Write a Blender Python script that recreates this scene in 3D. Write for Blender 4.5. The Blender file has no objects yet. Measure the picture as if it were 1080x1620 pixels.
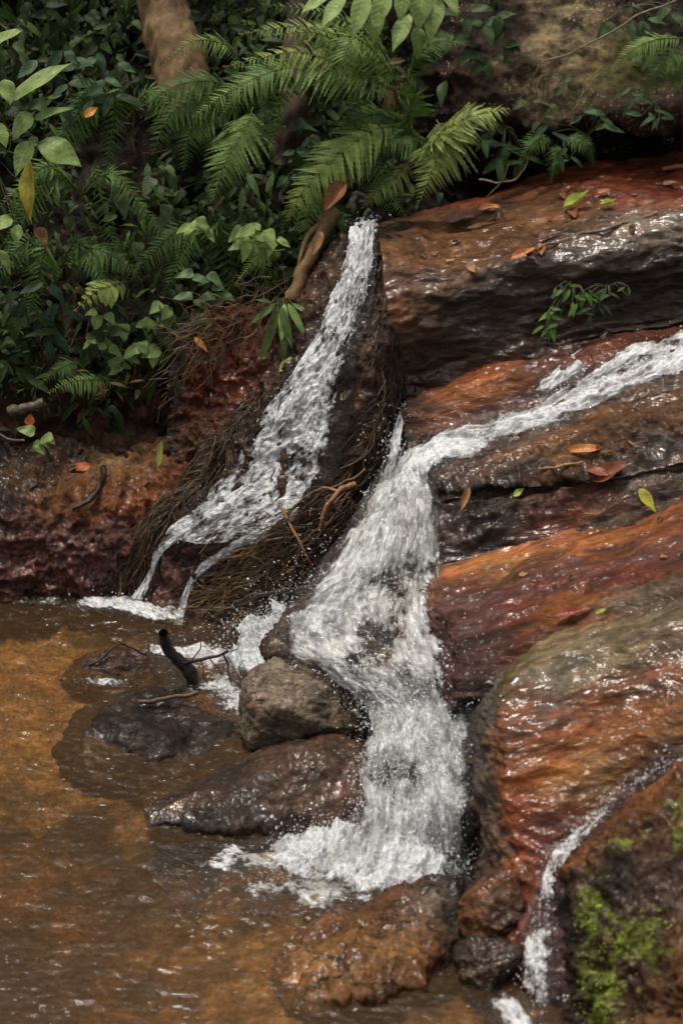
import bpy, math, random
import numpy as np
from mathutils import Vector, Matrix

rng = np.random.default_rng(7)
random.seed(7)
S = bpy.context.scene
COL = S.collection

# ------------------------------------------------------------------ camera
CAM = np.array([0.0, -7.0, 4.0]); PITCH = math.radians(25.0); FPX = 3654.0
cd = bpy.data.cameras.new("camera"); cam = bpy.data.objects.new("camera", cd); COL.objects.link(cam)
cam.location = CAM; cam.rotation_euler = (math.radians(90) - PITCH, 0, 0)
cd.sensor_fit = 'VERTICAL'; cd.sensor_height = 36.0; cd.lens = 36.0 * FPX / 1620.0
cd.clip_end = 500; cd.clip_start = 0.1
cd.dof.use_dof = True; cd.dof.focus_distance = 8.15; cd.dof.aperture_fstop = 2.4
S.camera = cam
# ------------------------------------------------------------------ world, sun, exposure
SUN_EL = math.radians(74); SUN_AZ = math.radians(-55)      # azimuth measured clockwise from +Y: high, from beyond the bank
w = bpy.data.worlds.new("World"); S.world = w; w.use_nodes = True
nt = w.node_tree; bg = nt.nodes["Background"]
sky = nt.nodes.new("ShaderNodeTexSky"); sky.sky_type = 'NISHITA'; sky.sun_disc = False
sky.sun_elevation = SUN_EL; sky.sun_rotation = SUN_AZ; sky.dust_density = 5.0; sky.air_density = 1.0
hs = nt.nodes.new("ShaderNodeHueSaturation"); hs.inputs["Saturation"].default_value = 0.12
nt.links.new(sky.outputs[0], hs.inputs["Color"]); nt.links.new(hs.outputs[0], bg.inputs["Color"])
bg.inputs["Strength"].default_value = 0.15
sd = bpy.data.lights.new("sun", 'SUN'); sd.energy = 2.6; sd.angle = math.radians(11); sd.color = (1.0, 0.90, 0.76)
sun = bpy.data.objects.new("sun", sd); COL.objects.link(sun)
sdir = Vector((math.sin(SUN_AZ) * math.cos(SUN_EL), math.cos(SUN_AZ) * math.cos(SUN_EL), math.sin(SUN_EL)))
sun.rotation_euler = sdir.to_track_quat('Z', 'Y').to_euler(); sun.location = (0, 0, 12)
S.view_settings.view_transform = 'Standard'; S.view_settings.look = 'None'
S.view_settings.exposure = 0.0; S.view_settings.gamma = 1.0
S.cycles.transparent_max_bounces = 24; S.cycles.max_bounces = 8; S.cycles.caustics_reflective = False; S.cycles.caustics_refractive = False
S.cycles.sample_clamp_indirect = 6.0; S.cycles.use_denoising = True

# ------------------------------------------------------------------ projection helpers
cp, sp = math.cos(PITCH), math.sin(PITCH)
FWD = np.array([0, cp, -sp]); UPV = np.array([0, sp, cp]); RGT = np.array([1.0, 0, 0])
def ray(px, py):
    return FWD * FPX + RGT * (px - 540.0) - UPV * (py - 810.0)
def P(px, py, d):                       # point seen at (px, py), d metres in front of the camera along the ground
    r = ray(px, py); return CAM + r * (d / r[1])
def W(px, py, z=0.0):                   # point at height z
    r = ray(px, py); return CAM + r * ((z - CAM[2]) / r[2])
def project(V):
    q = np.asarray(V) - CAM; f = q @ FWD
    return np.stack([540 + FPX * (q @ RGT) / f, 810 - FPX * (q @ UPV) / f], -1)
def unit(v):
    v = np.asarray(v, float); return v / np.maximum(np.linalg.norm(v, axis=-1, keepdims=True), 1e-9)

# ------------------------------------------------------------------ noise
_pr = np.random.default_rng(3)
_perm = _pr.permutation(512); _perm = np.concatenate([_perm, _perm, _perm])
_grad = unit(_pr.normal(size=(512, 3)))
def pnoise(X):
    X = np.asarray(X, float); i = np.floor(X).astype(np.int64); f = X - i; i = i & 511
    u = f * f * f * (f * (f * 6 - 15) + 10); out = 0
    for a in (0, 1):
        for b in (0, 1):
            for c in (0, 1):
                h = _perm[_perm[_perm[(i[..., 0] + a) & 511] + ((i[..., 1] + b) & 511)] + ((i[..., 2] + c) & 511)]
                g = _grad[h]
                d = g[..., 0] * (f[..., 0] - a) + g[..., 1] * (f[..., 1] - b) + g[..., 2] * (f[..., 2] - c)
                wx = u[..., 0] if a else 1 - u[..., 0]; wy = u[..., 1] if b else 1 - u[..., 1]; wz = u[..., 2] if c else 1 - u[..., 2]
                out = out + d * wx * wy * wz
    return out * 1.6
def fbm(X, octv=5, gain=0.5, lac=2.03):
    s = 0; a = 1.0; X = np.asarray(X, float)
    for k in range(octv):
        s = s + a * pnoise(X + 17.3 * k); a *= gain; X = X * lac
    return s
def ridged(X, octv=4, gain=0.5):
    s = 0; a = 1.0; X = np.asarray(X, float)
    for k in range(octv):
        s = s + a * (1 - 2 * np.abs(pnoise(X + 9.1 * k))); a *= gain; X = X * 2.1
    return s
def sstep(a, b, x):
    t = np.clip((x - a) / (b - a), 0, 1); return t * t * (3 - 2 * t)

# ------------------------------------------------------------------ objects
def mesh_obj(name, V, faces, mat, parent=None, attrs=None, smooth=True):
    V = np.ascontiguousarray(V, dtype=np.float32)
    if parent is not None:
        V = V - np.array(parent['_loc'], dtype=np.float32)
    if isinstance(faces, np.ndarray): faces = [faces]
    me = bpy.data.meshes.new(name)
    nl = sum(f.size for f in faces); nf = sum(len(f) for f in faces)
    me.vertices.add(len(V)); me.vertices.foreach_set("co", V.ravel())
    me.loops.add(nl); me.loops.foreach_set("vertex_index", np.concatenate([f.ravel() for f in faces]).astype(np.int32))
    tot = np.concatenate([np.full(len(f), f.shape[1], np.int32) for f in faces])
    st = np.concatenate([[0], np.cumsum(tot)[:-1]]).astype(np.int32)
    me.polygons.add(nf); me.polygons.foreach_set("loop_start", st); me.polygons.foreach_set("loop_total", tot)
    if smooth: me.polygons.foreach_set("use_smooth", np.ones(nf, bool))
    for k, a in (attrs or {}).items():
        a = np.asarray(a, np.float32)
        if a.ndim == 1:
            t = me.attributes.new(k, 'FLOAT', 'POINT'); t.data.foreach_set("value", a)
        else:
            t = me.attributes.new(k, 'FLOAT_VECTOR', 'POINT'); t.data.foreach_set("vector", np.ascontiguousarray(a).ravel())
    me.update(calc_edges=True); me.validate()
    if mat: me.materials.append(mat)
    o = bpy.data.objects.new(name, me); COL.objects.link(o)
    if parent is not None: o.parent = parent
    return o
def tag(o, label=None, cat=None, group=None, kind=None):
    if label: o['label'] = label
    if cat: o['category'] = cat
    if group: o['group'] = group
    if kind: o['kind'] = kind
    return o
def thing(name, label, cat, loc, group=None):
    o = bpy.data.objects.new(name, None); COL.objects.link(o); o.location = [float(c) for c in loc]
    o.empty_display_size = 0.05; o['_loc'] = [float(c) for c in loc]
    return tag(o, label, cat, group)

# ------------------------------------------------------------------ materials
def mk(name):
    m = bpy.data.materials.new(name); m.use_nodes = True; n = m.node_tree.nodes; l = m.node_tree.links
    return m, n, l, n["Principled BSDF"], n["Material Output"]
def N(n, t, **kw):
    x = n.new(t)
    for k, v in kw.items():
        if k in x.inputs: x.inputs[k].default_value = v
        else: setattr(x, k, v)
    return x
def ramp(n, stops):
    r = n.new("ShaderNodeValToRGB"); e = r.color_ramp.elements
    while len(e) < len(stops): e.new(0.5)
    for i, (p, c) in enumerate(stops):
        e[i].position = p; e[i].color = (c, c, c, 1) if not isinstance(c, tuple) else (*c, 1)
    return r
def mixc(n, l, typ, fac, a, b):
    x = n.new("ShaderNodeMix"); x.data_type = 'RGBA'; x.blend_type = typ
    for i, v in ((0, fac), (6, a), (7, b)):
        if isinstance(v, bpy.types.NodeSocket): l.new(v, x.inputs[i])
        elif i == 0: x.inputs[0].default_value = v
        else: x.inputs[i].default_value = (*v, 1)
    return x.outputs[2]
def mrange(n, l, v, a, b, c, d):
    x = n.new("ShaderNodeMapRange"); l.new(v, x.inputs[0])
    for i, q in enumerate((a, b, c, d)): x.inputs[i + 1].default_value = q
    return x.outputs[0]
def math_(n, l, op, a, b=None):
    x = n.new("ShaderNodeMath"); x.operation = op
    for i, v in ((0, a), (1, b)):
        if v is None: continue
        if isinstance(v, bpy.types.NodeSocket): l.new(v, x.inputs[i])
        else: x.inputs[i].default_value = v
    return x.outputs[0]

def rock_mat(name, rough=(0.35, 0.6), bump=1.0, strata=(1.0, 1.0, 1.0), rot=(0, 0, 0), speck=0.35, contrast=1.0, pale=(0.34, 0.29, 0.22), scale=1.0, crack=0.0, algae=.55, coat=1.0, film=80.0, rust=.6):
    m, n, l, b, out = mk(name)
    tc = N(n, "ShaderNodeTexCoord"); mp = N(n, "ShaderNodeMapping", vector_type='TEXTURE'); l.new(tc.outputs["Object"], mp.inputs[0])
    mp.inputs["Scale"].default_value = [1 / q for q in strata]; mp.inputs["Rotation"].default_value = rot
    at = N(n, "ShaderNodeAttribute", attribute_name="tint")
    n1 = N(n, "ShaderNodeTexNoise", Scale=9.0 * scale, Detail=12.0, Roughness=0.7); l.new(mp.outputs[0], n1.inputs["Vector"])
    n2 = N(n, "ShaderNodeTexNoise", Scale=46.0 * scale, Detail=8.0, Roughness=0.72); l.new(mp.outputs[0], n2.inputs["Vector"])
    n3 = N(n, "ShaderNodeTexNoise", Scale=4.2, Detail=9.0, Roughness=0.68); l.new(mp.outputs[0], n3.inputs["Vector"])
    n4 = N(n, "ShaderNodeTexNoise", Scale=150.0, Detail=3.0, Roughness=0.6); l.new(tc.outputs["Object"], n4.inputs["Vector"])
    vo = N(n, "ShaderNodeTexVoronoi", Scale=95.0 * scale); l.new(tc.outputs["Object"], vo.inputs["Vector"])
    r1 = ramp(n, [(0.32, max(0.02, 1 - .85 * contrast)), (0.47, 0.8), (0.56, 1.1), (0.68, 1 + 1.0 * contrast)]); l.new(n1.outputs["Fac"], r1.inputs[0])
    c = mixc(n, l, 'MULTIPLY', 1.0, at.outputs["Color"], r1.outputs[0])
    r2 = ramp(n, [(0.36, 0.5), (0.5, 1.0), (0.64, 1.45)]); l.new(n2.outputs["Fac"], r2.inputs[0])
    c = mixc(n, l, 'MULTIPLY', 1.0, c, r2.outputs[0])
    c = mixc(n, l, 'MIX', mrange(n, l, n3.outputs["Fac"], .52, .66, 0, rust), c, mixc(n, l, 'MULTIPLY', 1.0, c, (1.3, 0.68, 0.42)))
    c = mixc(n, l, 'MIX', mrange(n, l, n3.outputs["Fac"], .47, .36, 0, algae), c, (.028, .021, .017))
    sp_ = math_(n, l, 'MULTIPLY', mrange(n, l, vo.outputs["Distance"], .34, .14, 0, 1), mrange(n, l, n1.outputs["Fac"], .5, .62, 0, speck))
    c = mixc(n, l, 'MIX', sp_, c, pale)
    b1 = N(n, "ShaderNodeBump", Strength=0.8 * bump, Distance=0.04); l.new(n1.outputs["Fac"], b1.inputs["Height"])
    b2 = N(n, "ShaderNodeBump", Strength=0.9 * bump, Distance=0.016); l.new(n2.outputs["Fac"], b2.inputs["Height"]); l.new(b1.outputs[0], b2.inputs["Normal"])
    b3 = N(n, "ShaderNodeBump", Strength=0.7 * bump, Distance=0.005); l.new(n4.outputs["Fac"], b3.inputs["Height"]); l.new(b2.outputs[0], b3.inputs["Normal"])
    nor = b3.outputs[0]
    if crack:
        wv = N(n, "ShaderNodeVectorMath", operation='ADD'); l.new(tc.outputs["Object"], wv.inputs[0])
        nw = N(n, "ShaderNodeTexNoise", Scale=7.0, Detail=6.0); l.new(tc.outputs["Object"], nw.inputs["Vector"])
        sc = N(n, "ShaderNodeVectorMath", operation='SCALE'); sc.inputs["Scale"].default_value = .16; l.new(nw.outputs["Color"], sc.inputs[0]); l.new(sc.outputs[0], wv.inputs[1])
        ve = N(n, "ShaderNodeTexVoronoi", feature='DISTANCE_TO_EDGE', Scale=7.5); l.new(wv.outputs[0], ve.inputs["Vector"])
        ck = mrange(n, l, ve.outputs["Distance"], .0, .035, 1, 0); ck = math_(n, l, 'MULTIPLY', ck, mrange(n, l, n3.outputs["Fac"], .42, .55, 0, crack))
        c = mixc(n, l, 'MIX', ck, c, (.018, .012, .009))
        b4 = N(n, "ShaderNodeBump", Strength=.9, Distance=.02); b4.invert = True; l.new(ck, b4.inputs["Height"]); l.new(nor, b4.inputs["Normal"]); nor = b4.outputs[0]
    l.new(c, b.inputs["Base Color"])
    l.new(mrange(n, l, n2.outputs["Fac"], .36, .62, rough[0], rough[1]), b.inputs["Roughness"])
    l.new(nor, b.inputs["Normal"]); b.inputs["Specular IOR Level"].default_value = 0.14
    # a film of running water over the rock: sharp glints where it ripples
    nf = N(n, "ShaderNodeTexNoise", Scale=film, Detail=1.6, Roughness=.5, Distortion=.6); l.new(mp.outputs[0], nf.inputs["Vector"])
    bf = N(n, "ShaderNodeBump", Strength=1.0, Distance=.36 / film); l.new(nf.outputs["Fac"], bf.inputs["Height"])
    l.new(bf.outputs[0], b.inputs["Coat Normal"])
    l.new(mrange(n, l, n3.outputs["Fac"], .46, .58, coat * .10, coat), b.inputs["Coat Weight"]); b.inputs["Coat Roughness"].default_value = .13
    return m

M = {}
DIP = (0, math.radians(-14), 0)
M['ledge'] = rock_mat("wet_ledge_rock", strata=(.35, .8, 1.7), rot=DIP, algae=.5, bump=.85)
M['slab'] = rock_mat("wet_orange_rock", strata=(.2, .7, 1.6), rot=(0, math.radians(-14), math.radians(14)), contrast=1.0, algae=.7, crack=.12, bump=1.15, coat=.7, film=95.0)
M['rough'] = rock_mat("rough_wet_rock", bump=1.2, coat=.55, film=100.0)
M['cracked'] = rock_mat("cracked_wet_rock", bump=1.1, crack=1.0, coat=.8, film=55.0)
M['boulder'] = rock_mat("boulder_rock", rough=(.25, .6), speck=.7, contrast=.75, scale=1.4, algae=.35, coat=.35, crack=.5)
M['darkb'] = rock_mat("wet_dark_rock", bump=.8, rough=(.3, .5), contrast=.9, algae=.8, coat=.9, film=60.0)
M['soil'] = rock_mat("dark_soil", rough=(.6, .9), bump=1.2, speck=.1, coat=0)
M['wall'] = rock_mat("lichen_rock", rough=(.55, .9), speck=1.0, contrast=1.0, pale=(.40, .36, .22), scale=.62, algae=.9, coat=0)
M['bed'] = rock_mat("stream_bed", rough=(.5, .8), bump=.5, speck=.15, contrast=.8, algae=.75, coat=0, rust=.12)

def simple_mat(name, rough=.6, bump=.4, scale=30, stretch=(1, 1, 1), spec=.4):
    m, n, l, b, out = mk(name)
    tc = N(n, "ShaderNodeTexCoord"); mp = N(n, "ShaderNodeMapping"); l.new(tc.outputs["Object"], mp.inputs[0]); mp.inputs["Scale"].default_value = stretch
    at = N(n, "ShaderNodeAttribute", attribute_name="tint")
    n1 = N(n, "ShaderNodeTexNoise", Scale=scale, Detail=8.0, Roughness=.65); l.new(mp.outputs[0], n1.inputs["Vector"])
    r1 = ramp(n, [(0.3, 0.4), (0.5, .95), (0.7, 1.55)]); l.new(n1.outputs["Fac"], r1.inputs[0])
    l.new(mixc(n, l, 'MULTIPLY', 1.0, at.outputs["Color"], r1.outputs[0]), b.inputs["Base Color"])
    b.inputs["Roughness"].default_value = rough; b.inputs["Specular IOR Level"].default_value = spec
    b1 = N(n, "ShaderNodeBump", Strength=bump, Distance=.01); l.new(n1.outputs["Fac"], b1.inputs["Height"]); l.new(b1.outputs[0], b.inputs["Normal"])
    return m
M['bark'] = simple_mat("bark", .75, .9, 22, (1, 1, .35))
M['fibre'] = simple_mat("root_fibre", .38, .3, 40)
M['stick'] = simple_mat("dead_wood", .35, .8, 45)

def leaf_mat(name, rough=.5, trans=.3):
    m, n, l, b, out = mk(name)
    at = N(n, "ShaderNodeAttribute", attribute_name="tint"); lu = N(n, "ShaderNodeAttribute", attribute_name="luv")
    tc = N(n, "ShaderNodeTexCoord")
    n1 = N(n, "ShaderNodeTexNoise", Scale=28.0, Detail=5.0, Roughness=.6); l.new(tc.outputs["Object"], n1.inputs["Vector"])
    r1 = ramp(n, [(0.3, .6), (0.5, 1.0), (0.7, 1.3)]); l.new(n1.outputs["Fac"], r1.inputs[0])
    c = mixc(n, l, 'MULTIPLY', 1.0, at.outputs["Color"], r1.outputs[0])
    sx = N(n, "ShaderNodeSeparateXYZ"); l.new(lu.outputs["Vector"], sx.inputs[0])
    ax = math_(n, l, 'ABSOLUTE', sx.outputs[0])
    rib = mrange(n, l, ax, .03, .1, 1, 0)
    side = math_(n, l, 'SINE', math_(n, l, 'MULTIPLY', math_(n, l, 'SUBTRACT', sx.outputs[1], math_(n, l, 'MULTIPLY', ax, .16)), 50.0))
    c = mixc(n, l, 'MIX', math_(n, l, 'MULTIPLY', rib, .35), c, mixc(n, l, 'MULTIPLY', 1.0, c, (1.7, 1.6, 1.3)))
    l.new(c, b.inputs["Base Color"]); b.inputs["Roughness"].default_value = rough; b.inputs["Specular IOR Level"].default_value = .22
    bp = N(n, "ShaderNodeBump", Strength=.35, Distance=.004); l.new(math_(n, l, 'ADD', math_(n, l, 'MULTIPLY', side, .2), n1.outputs["Fac"]), bp.inputs["Height"]); l.new(bp.outputs[0], b.inputs["Normal"])
    tr = N(n, "ShaderNodeBsdfTranslucent"); l.new(mixc(n, l, 'MULTIPLY', 1.0, c, (1.2, 1.3, .6)), tr.inputs[0])
    mx = N(n, "ShaderNodeMixShader"); mx.inputs[0].default_value = trans
    l.new(b.outputs[0], mx.inputs[1]); l.new(tr.outputs[0], mx.inputs[2]); l.new(mx.outputs[0], out.inputs[0])
    return m
M['leaf'] = leaf_mat("leaf"); M['dead'] = leaf_mat("dead_leaf", .35, .12)

def white_mat(name, su=38.0, sv=13.0, thresh=.5, soft=.2):
    m, n, l, b, out = mk(name)
    fl = N(n, "ShaderNodeAttribute", attribute_name="flow"); de = N(n, "ShaderNodeAttribute", attribute_name="dens")
    mp = N(n, "ShaderNodeMapping"); l.new(fl.outputs["Vector"], mp.inputs[0]); mp.inputs["Scale"].default_value = (su, sv, 25.0)
    n1 = N(n, "ShaderNodeTexNoise", Scale=1.0, Detail=4.0, Roughness=.6, Distortion=.8); l.new(mp.outputs[0], n1.inputs["Vector"])
    n2 = N(n, "ShaderNodeTexNoise", Scale=2.7, Detail=3.0, Roughness=.6, Distortion=.5); l.new(mp.outputs[0], n2.inputs["Vector"])
    s = math_(n, l, 'ADD', n1.outputs["Fac"], math_(n, l, 'MULTIPLY', math_(n, l, 'SUBTRACT', n2.outputs["Fac"], .5), .55))
    s = math_(n, l, 'ADD', s, math_(n, l, 'SUBTRACT', de.outputs["Fac"], .5))
    fac = mrange(n, l, s, thresh - soft, thresh + soft, 0, .96)
    b1 = N(n, "ShaderNodeBump", Strength=.6, Distance=.016); l.new(n1.outputs["Fac"], b1.inputs["Height"])
    b2 = N(n, "ShaderNodeBump", Strength=.6, Distance=.005); l.new(n2.outputs["Fac"], b2.inputs["Height"]); l.new(b1.outputs[0], b2.inputs["Normal"])
    r = ramp(n, [(.30, (.44, .46, .48)), (.48, (.72, .73, .74)), (.62, (.88, .89, .90))]); l.new(n2.outputs["Fac"], r.inputs[0])
    l.new(r.outputs[0], b.inputs["Base Color"]); b.inputs["Roughness"].default_value = .13; b.inputs["IOR"].default_value = 1.33
    l.new(b2.outputs[0], b.inputs["Normal"])
    tl = N(n, "ShaderNodeBsdfTranslucent"); tl.inputs[0].default_value = (.75, .77, .78, 1)
    fm = N(n, "ShaderNodeMixShader"); fm.inputs[0].default_value = .22; l.new(b.outputs[0], fm.inputs[1]); l.new(tl.outputs[0], fm.inputs[2])
    tp = N(n, "ShaderNodeBsdfTransparent"); tp.inputs[0].default_value = (.93, .92, .9, 1)
    gl = N(n, "ShaderNodeBsdfGlossy"); gl.inputs["Roughness"].default_value = .06; l.new(b2.outputs[0], gl.inputs["Normal"])
    fr = N(n, "ShaderNodeFresnel"); fr.inputs["IOR"].default_value = 1.33; l.new(b2.outputs[0], fr.inputs["Normal"])
    cm = N(n, "ShaderNodeMixShader"); l.new(fr.outputs[0], cm.inputs[0]); l.new(tp.outputs[0], cm.inputs[1]); l.new(gl.outputs[0], cm.inputs[2])
    mx = N(n, "ShaderNodeMixShader"); l.new(fac, mx.inputs[0]); l.new(cm.outputs[0], mx.inputs[1]); l.new(fm.outputs[0], mx.inputs[2])
    l.new(mx.outputs[0], out.inputs[0])
    return m
M['white'] = white_mat("whitewater", 34.0, 8.0, .5, .22); M['lace'] = white_mat("lacy_water", 34, 15, .52, .16); M['foam'] = white_mat("foam", 30, 30, .5, .18)
def drop_mat():
    m, n, l, b, out = mk("water_drop")
    b.inputs["Base Color"].default_value = (.8, .82, .84, 1); b.inputs["Roughness"].default_value = .08; b.inputs["IOR"].default_value = 1.33
    b.inputs["Transmission Weight"].default_value = .35
    return m
M['drop'] = drop_mat(); M['froth'] = white_mat('froth', 38, 60, .5, .13)
def pool_mat():
    m, n, l, b, out = mk("pool_water")
    tc = N(n, "ShaderNodeTexCoord"); mp = N(n, "ShaderNodeMapping"); l.new(tc.outputs["Object"], mp.inputs[0]); mp.inputs["Scale"].default_value = (1, 1.5, 1)
    n1 = N(n, "ShaderNodeTexNoise", Scale=26.0, Detail=5.0, Roughness=.6); l.new(mp.outputs[0], n1.inputs["Vector"])
    bp = N(n, "ShaderNodeBump", Strength=.4, Distance=.012); l.new(n1.outputs["Fac"], bp.inputs["Height"])
    tp = N(n, "ShaderNodeBsdfTransparent"); tp.inputs[0].default_value = (.80, .71, .56, 1)
    mu = N(n, "ShaderNodeBsdfDiffuse"); mu.inputs[0].default_value = (.20, .12, .055, 1)       # fine silt hanging in the water
    m0 = N(n, "ShaderNodeMixShader"); m0.inputs[0].default_value = .15; l.new(tp.outputs[0], m0.inputs[1]); l.new(mu.outputs[0], m0.inputs[2])
    gl = N(n, "ShaderNodeBsdfGlossy"); gl.inputs["Roughness"].default_value = .04; l.new(bp.outputs[0], gl.inputs["Normal"])
    fr = N(n, "ShaderNodeFresnel"); fr.inputs["IOR"].default_value = 1.33; l.new(bp.outputs[0], fr.inputs["Normal"])
    m1 = N(n, "ShaderNodeMixShader"); l.new(fr.outputs[0], m1.inputs[0]); l.new(m0.outputs[0], m1.inputs[1]); l.new(gl.outputs[0], m1.inputs[2])
    l.new(m1.outputs[0], out.inputs[0]); n.remove(b)
    return m
M['pool'] = pool_mat()

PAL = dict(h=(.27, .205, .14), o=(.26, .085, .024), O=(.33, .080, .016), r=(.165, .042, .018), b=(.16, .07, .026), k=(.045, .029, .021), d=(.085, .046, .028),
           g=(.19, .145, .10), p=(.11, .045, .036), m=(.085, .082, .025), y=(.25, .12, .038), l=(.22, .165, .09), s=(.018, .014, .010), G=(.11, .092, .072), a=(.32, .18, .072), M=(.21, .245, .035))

# ------------------------------------------------------------------ lofts: bicubic sheets through control points
def cr(A, t):
    n = len(A); x = t * (n - 1); i = np.clip(np.floor(x).astype(int), 0, n - 2); f = (x - i)
    def g(k): return A[np.clip(k, 0, n - 1)]
    p0 = np.where((i == 0).reshape((-1,) + (1,) * (A.ndim - 1)), 2 * g(i) - g(i + 1), g(i - 1))
    p3 = np.where((i == n - 2).reshape((-1,) + (1,) * (A.ndim - 1)), 2 * g(i + 1) - g(i), g(i + 2))
    p1, p2 = g(i), g(i + 1); f = f.reshape((-1,) + (1,) * (A.ndim - 1))
    c = .5 * (2 * p1 + (p2 - p0) * f + (2 * p0 - 5 * p1 + 4 * p2 - p3) * f ** 2 + (3 * p1 - p0 - 3 * p2 + p3) * f ** 3)
    return .72 * c + .28 * (p1 + (p2 - p1) * f)
def loft(rows, step=.006, nmin=8):
    A = np.array([[np.concatenate([q[2] if False else (P(q[0], q[1], q[2]) if not isinstance(q[2], dict) else surf(q[2], q[0], q[1], q[4] if len(q) > 4 else .02)),
                                   (PAL[q[3]] if isinstance(q[3], str) else (q[3],) * 3) if len(q) > 3 else (.5,) * 3]) for q in r] for r in rows], float)
    lu = np.linalg.norm(np.diff(A[..., :3], axis=1), axis=-1).mean(0); lv = np.linalg.norm(np.diff(A[..., :3], axis=0), axis=-1).mean(1)
    nu = max(nmin, int(lu.sum() / step)); nv = max(nmin, int(lv.sum() / step))
    def par(le, n):
        c = np.concatenate([[0], np.cumsum(le)]); c = c / c[-1]; return np.interp(np.linspace(0, 1, n), c, np.linspace(0, 1, len(c)))
    tu, tv = par(lu, nu), par(lv, nv)
    B = cr(A, tv); B = np.swapaxes(cr(np.swapaxes(B, 0, 1), tu), 0, 1)
    L = dict(V=B[..., :3].copy(), C=np.clip(B[..., 3:], 0, 1), lu=lu.sum(), lv=lv.sum())
    L['u'] = np.broadcast_to(np.linspace(0, 1, nu), (nv, nu)); L['v'] = np.broadcast_to(np.linspace(0, 1, nv)[:, None], (nv, nu))
    normals(L); return L
def normals(L):
    V = L['V']; n = np.cross(np.gradient(V, axis=1), np.gradient(V, axis=0)); n = unit(n)
    flip = np.sign((n * (CAM - V)).sum(-1).mean()); n = n * (flip if flip else 1)
    L['N'] = n; L['pix'] = project(V)
def surf(L, px, py, lift=0.0, back=False):
    d = ((L['pix'] - (px, py)) ** 2).sum(-1); k = np.unravel_index(np.argmin(d), d.shape)
    p = L['V'][k]; r = unit(ray(px, py)); p = CAM + r * np.dot(p - CAM, r)
    return p - r * lift
def nrm(L, px, py):
    d = ((L['pix'] - (px, py)) ** 2).sum(-1); k = np.unravel_index(np.argmin(d), d.shape); return L['N'][k]
def grid_faces(nv, nu):
    i = np.arange(nv * nu).reshape(nv, nu); return np.stack([i[:-1, :-1], i[1:, :-1], i[1:, 1:], i[:-1, 1:]], -1).reshape(-1, 4)
def close_back(V, F, nv, nu, ext):
    i = np.arange(nv * nu).reshape(nv, nu)
    ring = np.concatenate([i[0, :-1], i[:-1, -1], i[-1, :0:-1], i[:0:-1, 0]]); k = len(ring)
    B = V[ring] + np.asarray(ext); c = B.mean(0, keepdims=True); b0 = len(V)
    j = np.arange(k); jn = (j + 1) % k
    Q = np.stack([ring[j], ring[jn], b0 + jn, b0 + j], -1); T = np.stack([b0 + j, b0 + jn, np.full(k, b0 + k)], -1)
    return np.concatenate([V, B, c]), [F, Q, T]
def rough_up(L, amp=1.0, lo=3.0, a=(.035, .016, .006), stretch=(1, 1, 1), seed=0, strata=0.0, face_amp=True, streak=0.0, knob=None):
    X = L['V'] * np.asarray(stretch) + seed * 3.7
    h = a[0] * fbm(X * lo, 4) + a[1] * ridged(X * lo * 3.3, 4) + a[2] * fbm(X * lo * 11, 2, .5)
    if strata:
        q = (L['V'][..., 2] - .23 * L['V'][..., 0]) * 22 + 1.2 * fbm(X * 2.5, 3)
        h = h + strata * (np.abs((q % 1) - .5) * 2 - .5) * sstep(-.2, .4, fbm(X * 1.7 + 5, 2))
    face = 1 + .6 * sstep(.75, .2, L['N'][..., 2]) if face_amp else 1.0
    if knob:
        h = h + knob[2] * ridged(L['V'] * 11 + 3, 3) * sstep(knob[0], knob[0] + .06, L['v']) * sstep(knob[1], knob[1] - .06, L['v'])
    h = h * face + a[1] * .32 * ridged(X * lo * 8.7 + 2, 3) * (face - .4)
    L['V'] = L['V'] + L['N'] * (h * amp)[..., None]; normals(L)
    # wobble the borders between colour fields
    nv, nu = L['u'].shape
    dx = (fbm(L['V'] * 5 + 31, 4) * .07 * nu).astype(int); dy = (fbm(L['V'] * 5 + 77, 4) * .07 * nv).astype(int)
    if streak:
        q = np.stack([L['u'] * L['lu'] * 5, L['v'] * L['lv'] * 34, L['u'] * 0 + seed], -1); dy = dy + (fbm(q, 4) * streak * nv).astype(int)
    ii, jj = np.indices((nv, nu)); L['C'] = L['C'][np.clip(ii + dy, 0, nv - 1), np.clip(jj + dx, 0, nu - 1)]
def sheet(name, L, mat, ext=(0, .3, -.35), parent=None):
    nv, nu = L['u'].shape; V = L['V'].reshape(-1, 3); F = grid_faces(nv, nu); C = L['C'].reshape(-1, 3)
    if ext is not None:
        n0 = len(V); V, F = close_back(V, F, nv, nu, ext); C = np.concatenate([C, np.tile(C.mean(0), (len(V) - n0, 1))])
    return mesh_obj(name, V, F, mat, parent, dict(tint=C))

# ------------------------------------------------------------------ the setting: ground, bank, pool
gx, gy = np.meshgrid(np.linspace(-60, 60, 61), np.linspace(-60, 60, 61))
gv = np.stack([gx, gy, -.6 + .05 * pnoise(np.stack([gx, gy, gx * 0], -1) * .3)], -1)
o = mesh_obj('ground', gv.reshape(-1, 3), grid_faces(61, 61), M['soil'], attrs=dict(tint=np.tile((.06, .04, .025), (61 * 61, 1)))); tag(o, kind='structure')

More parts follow.
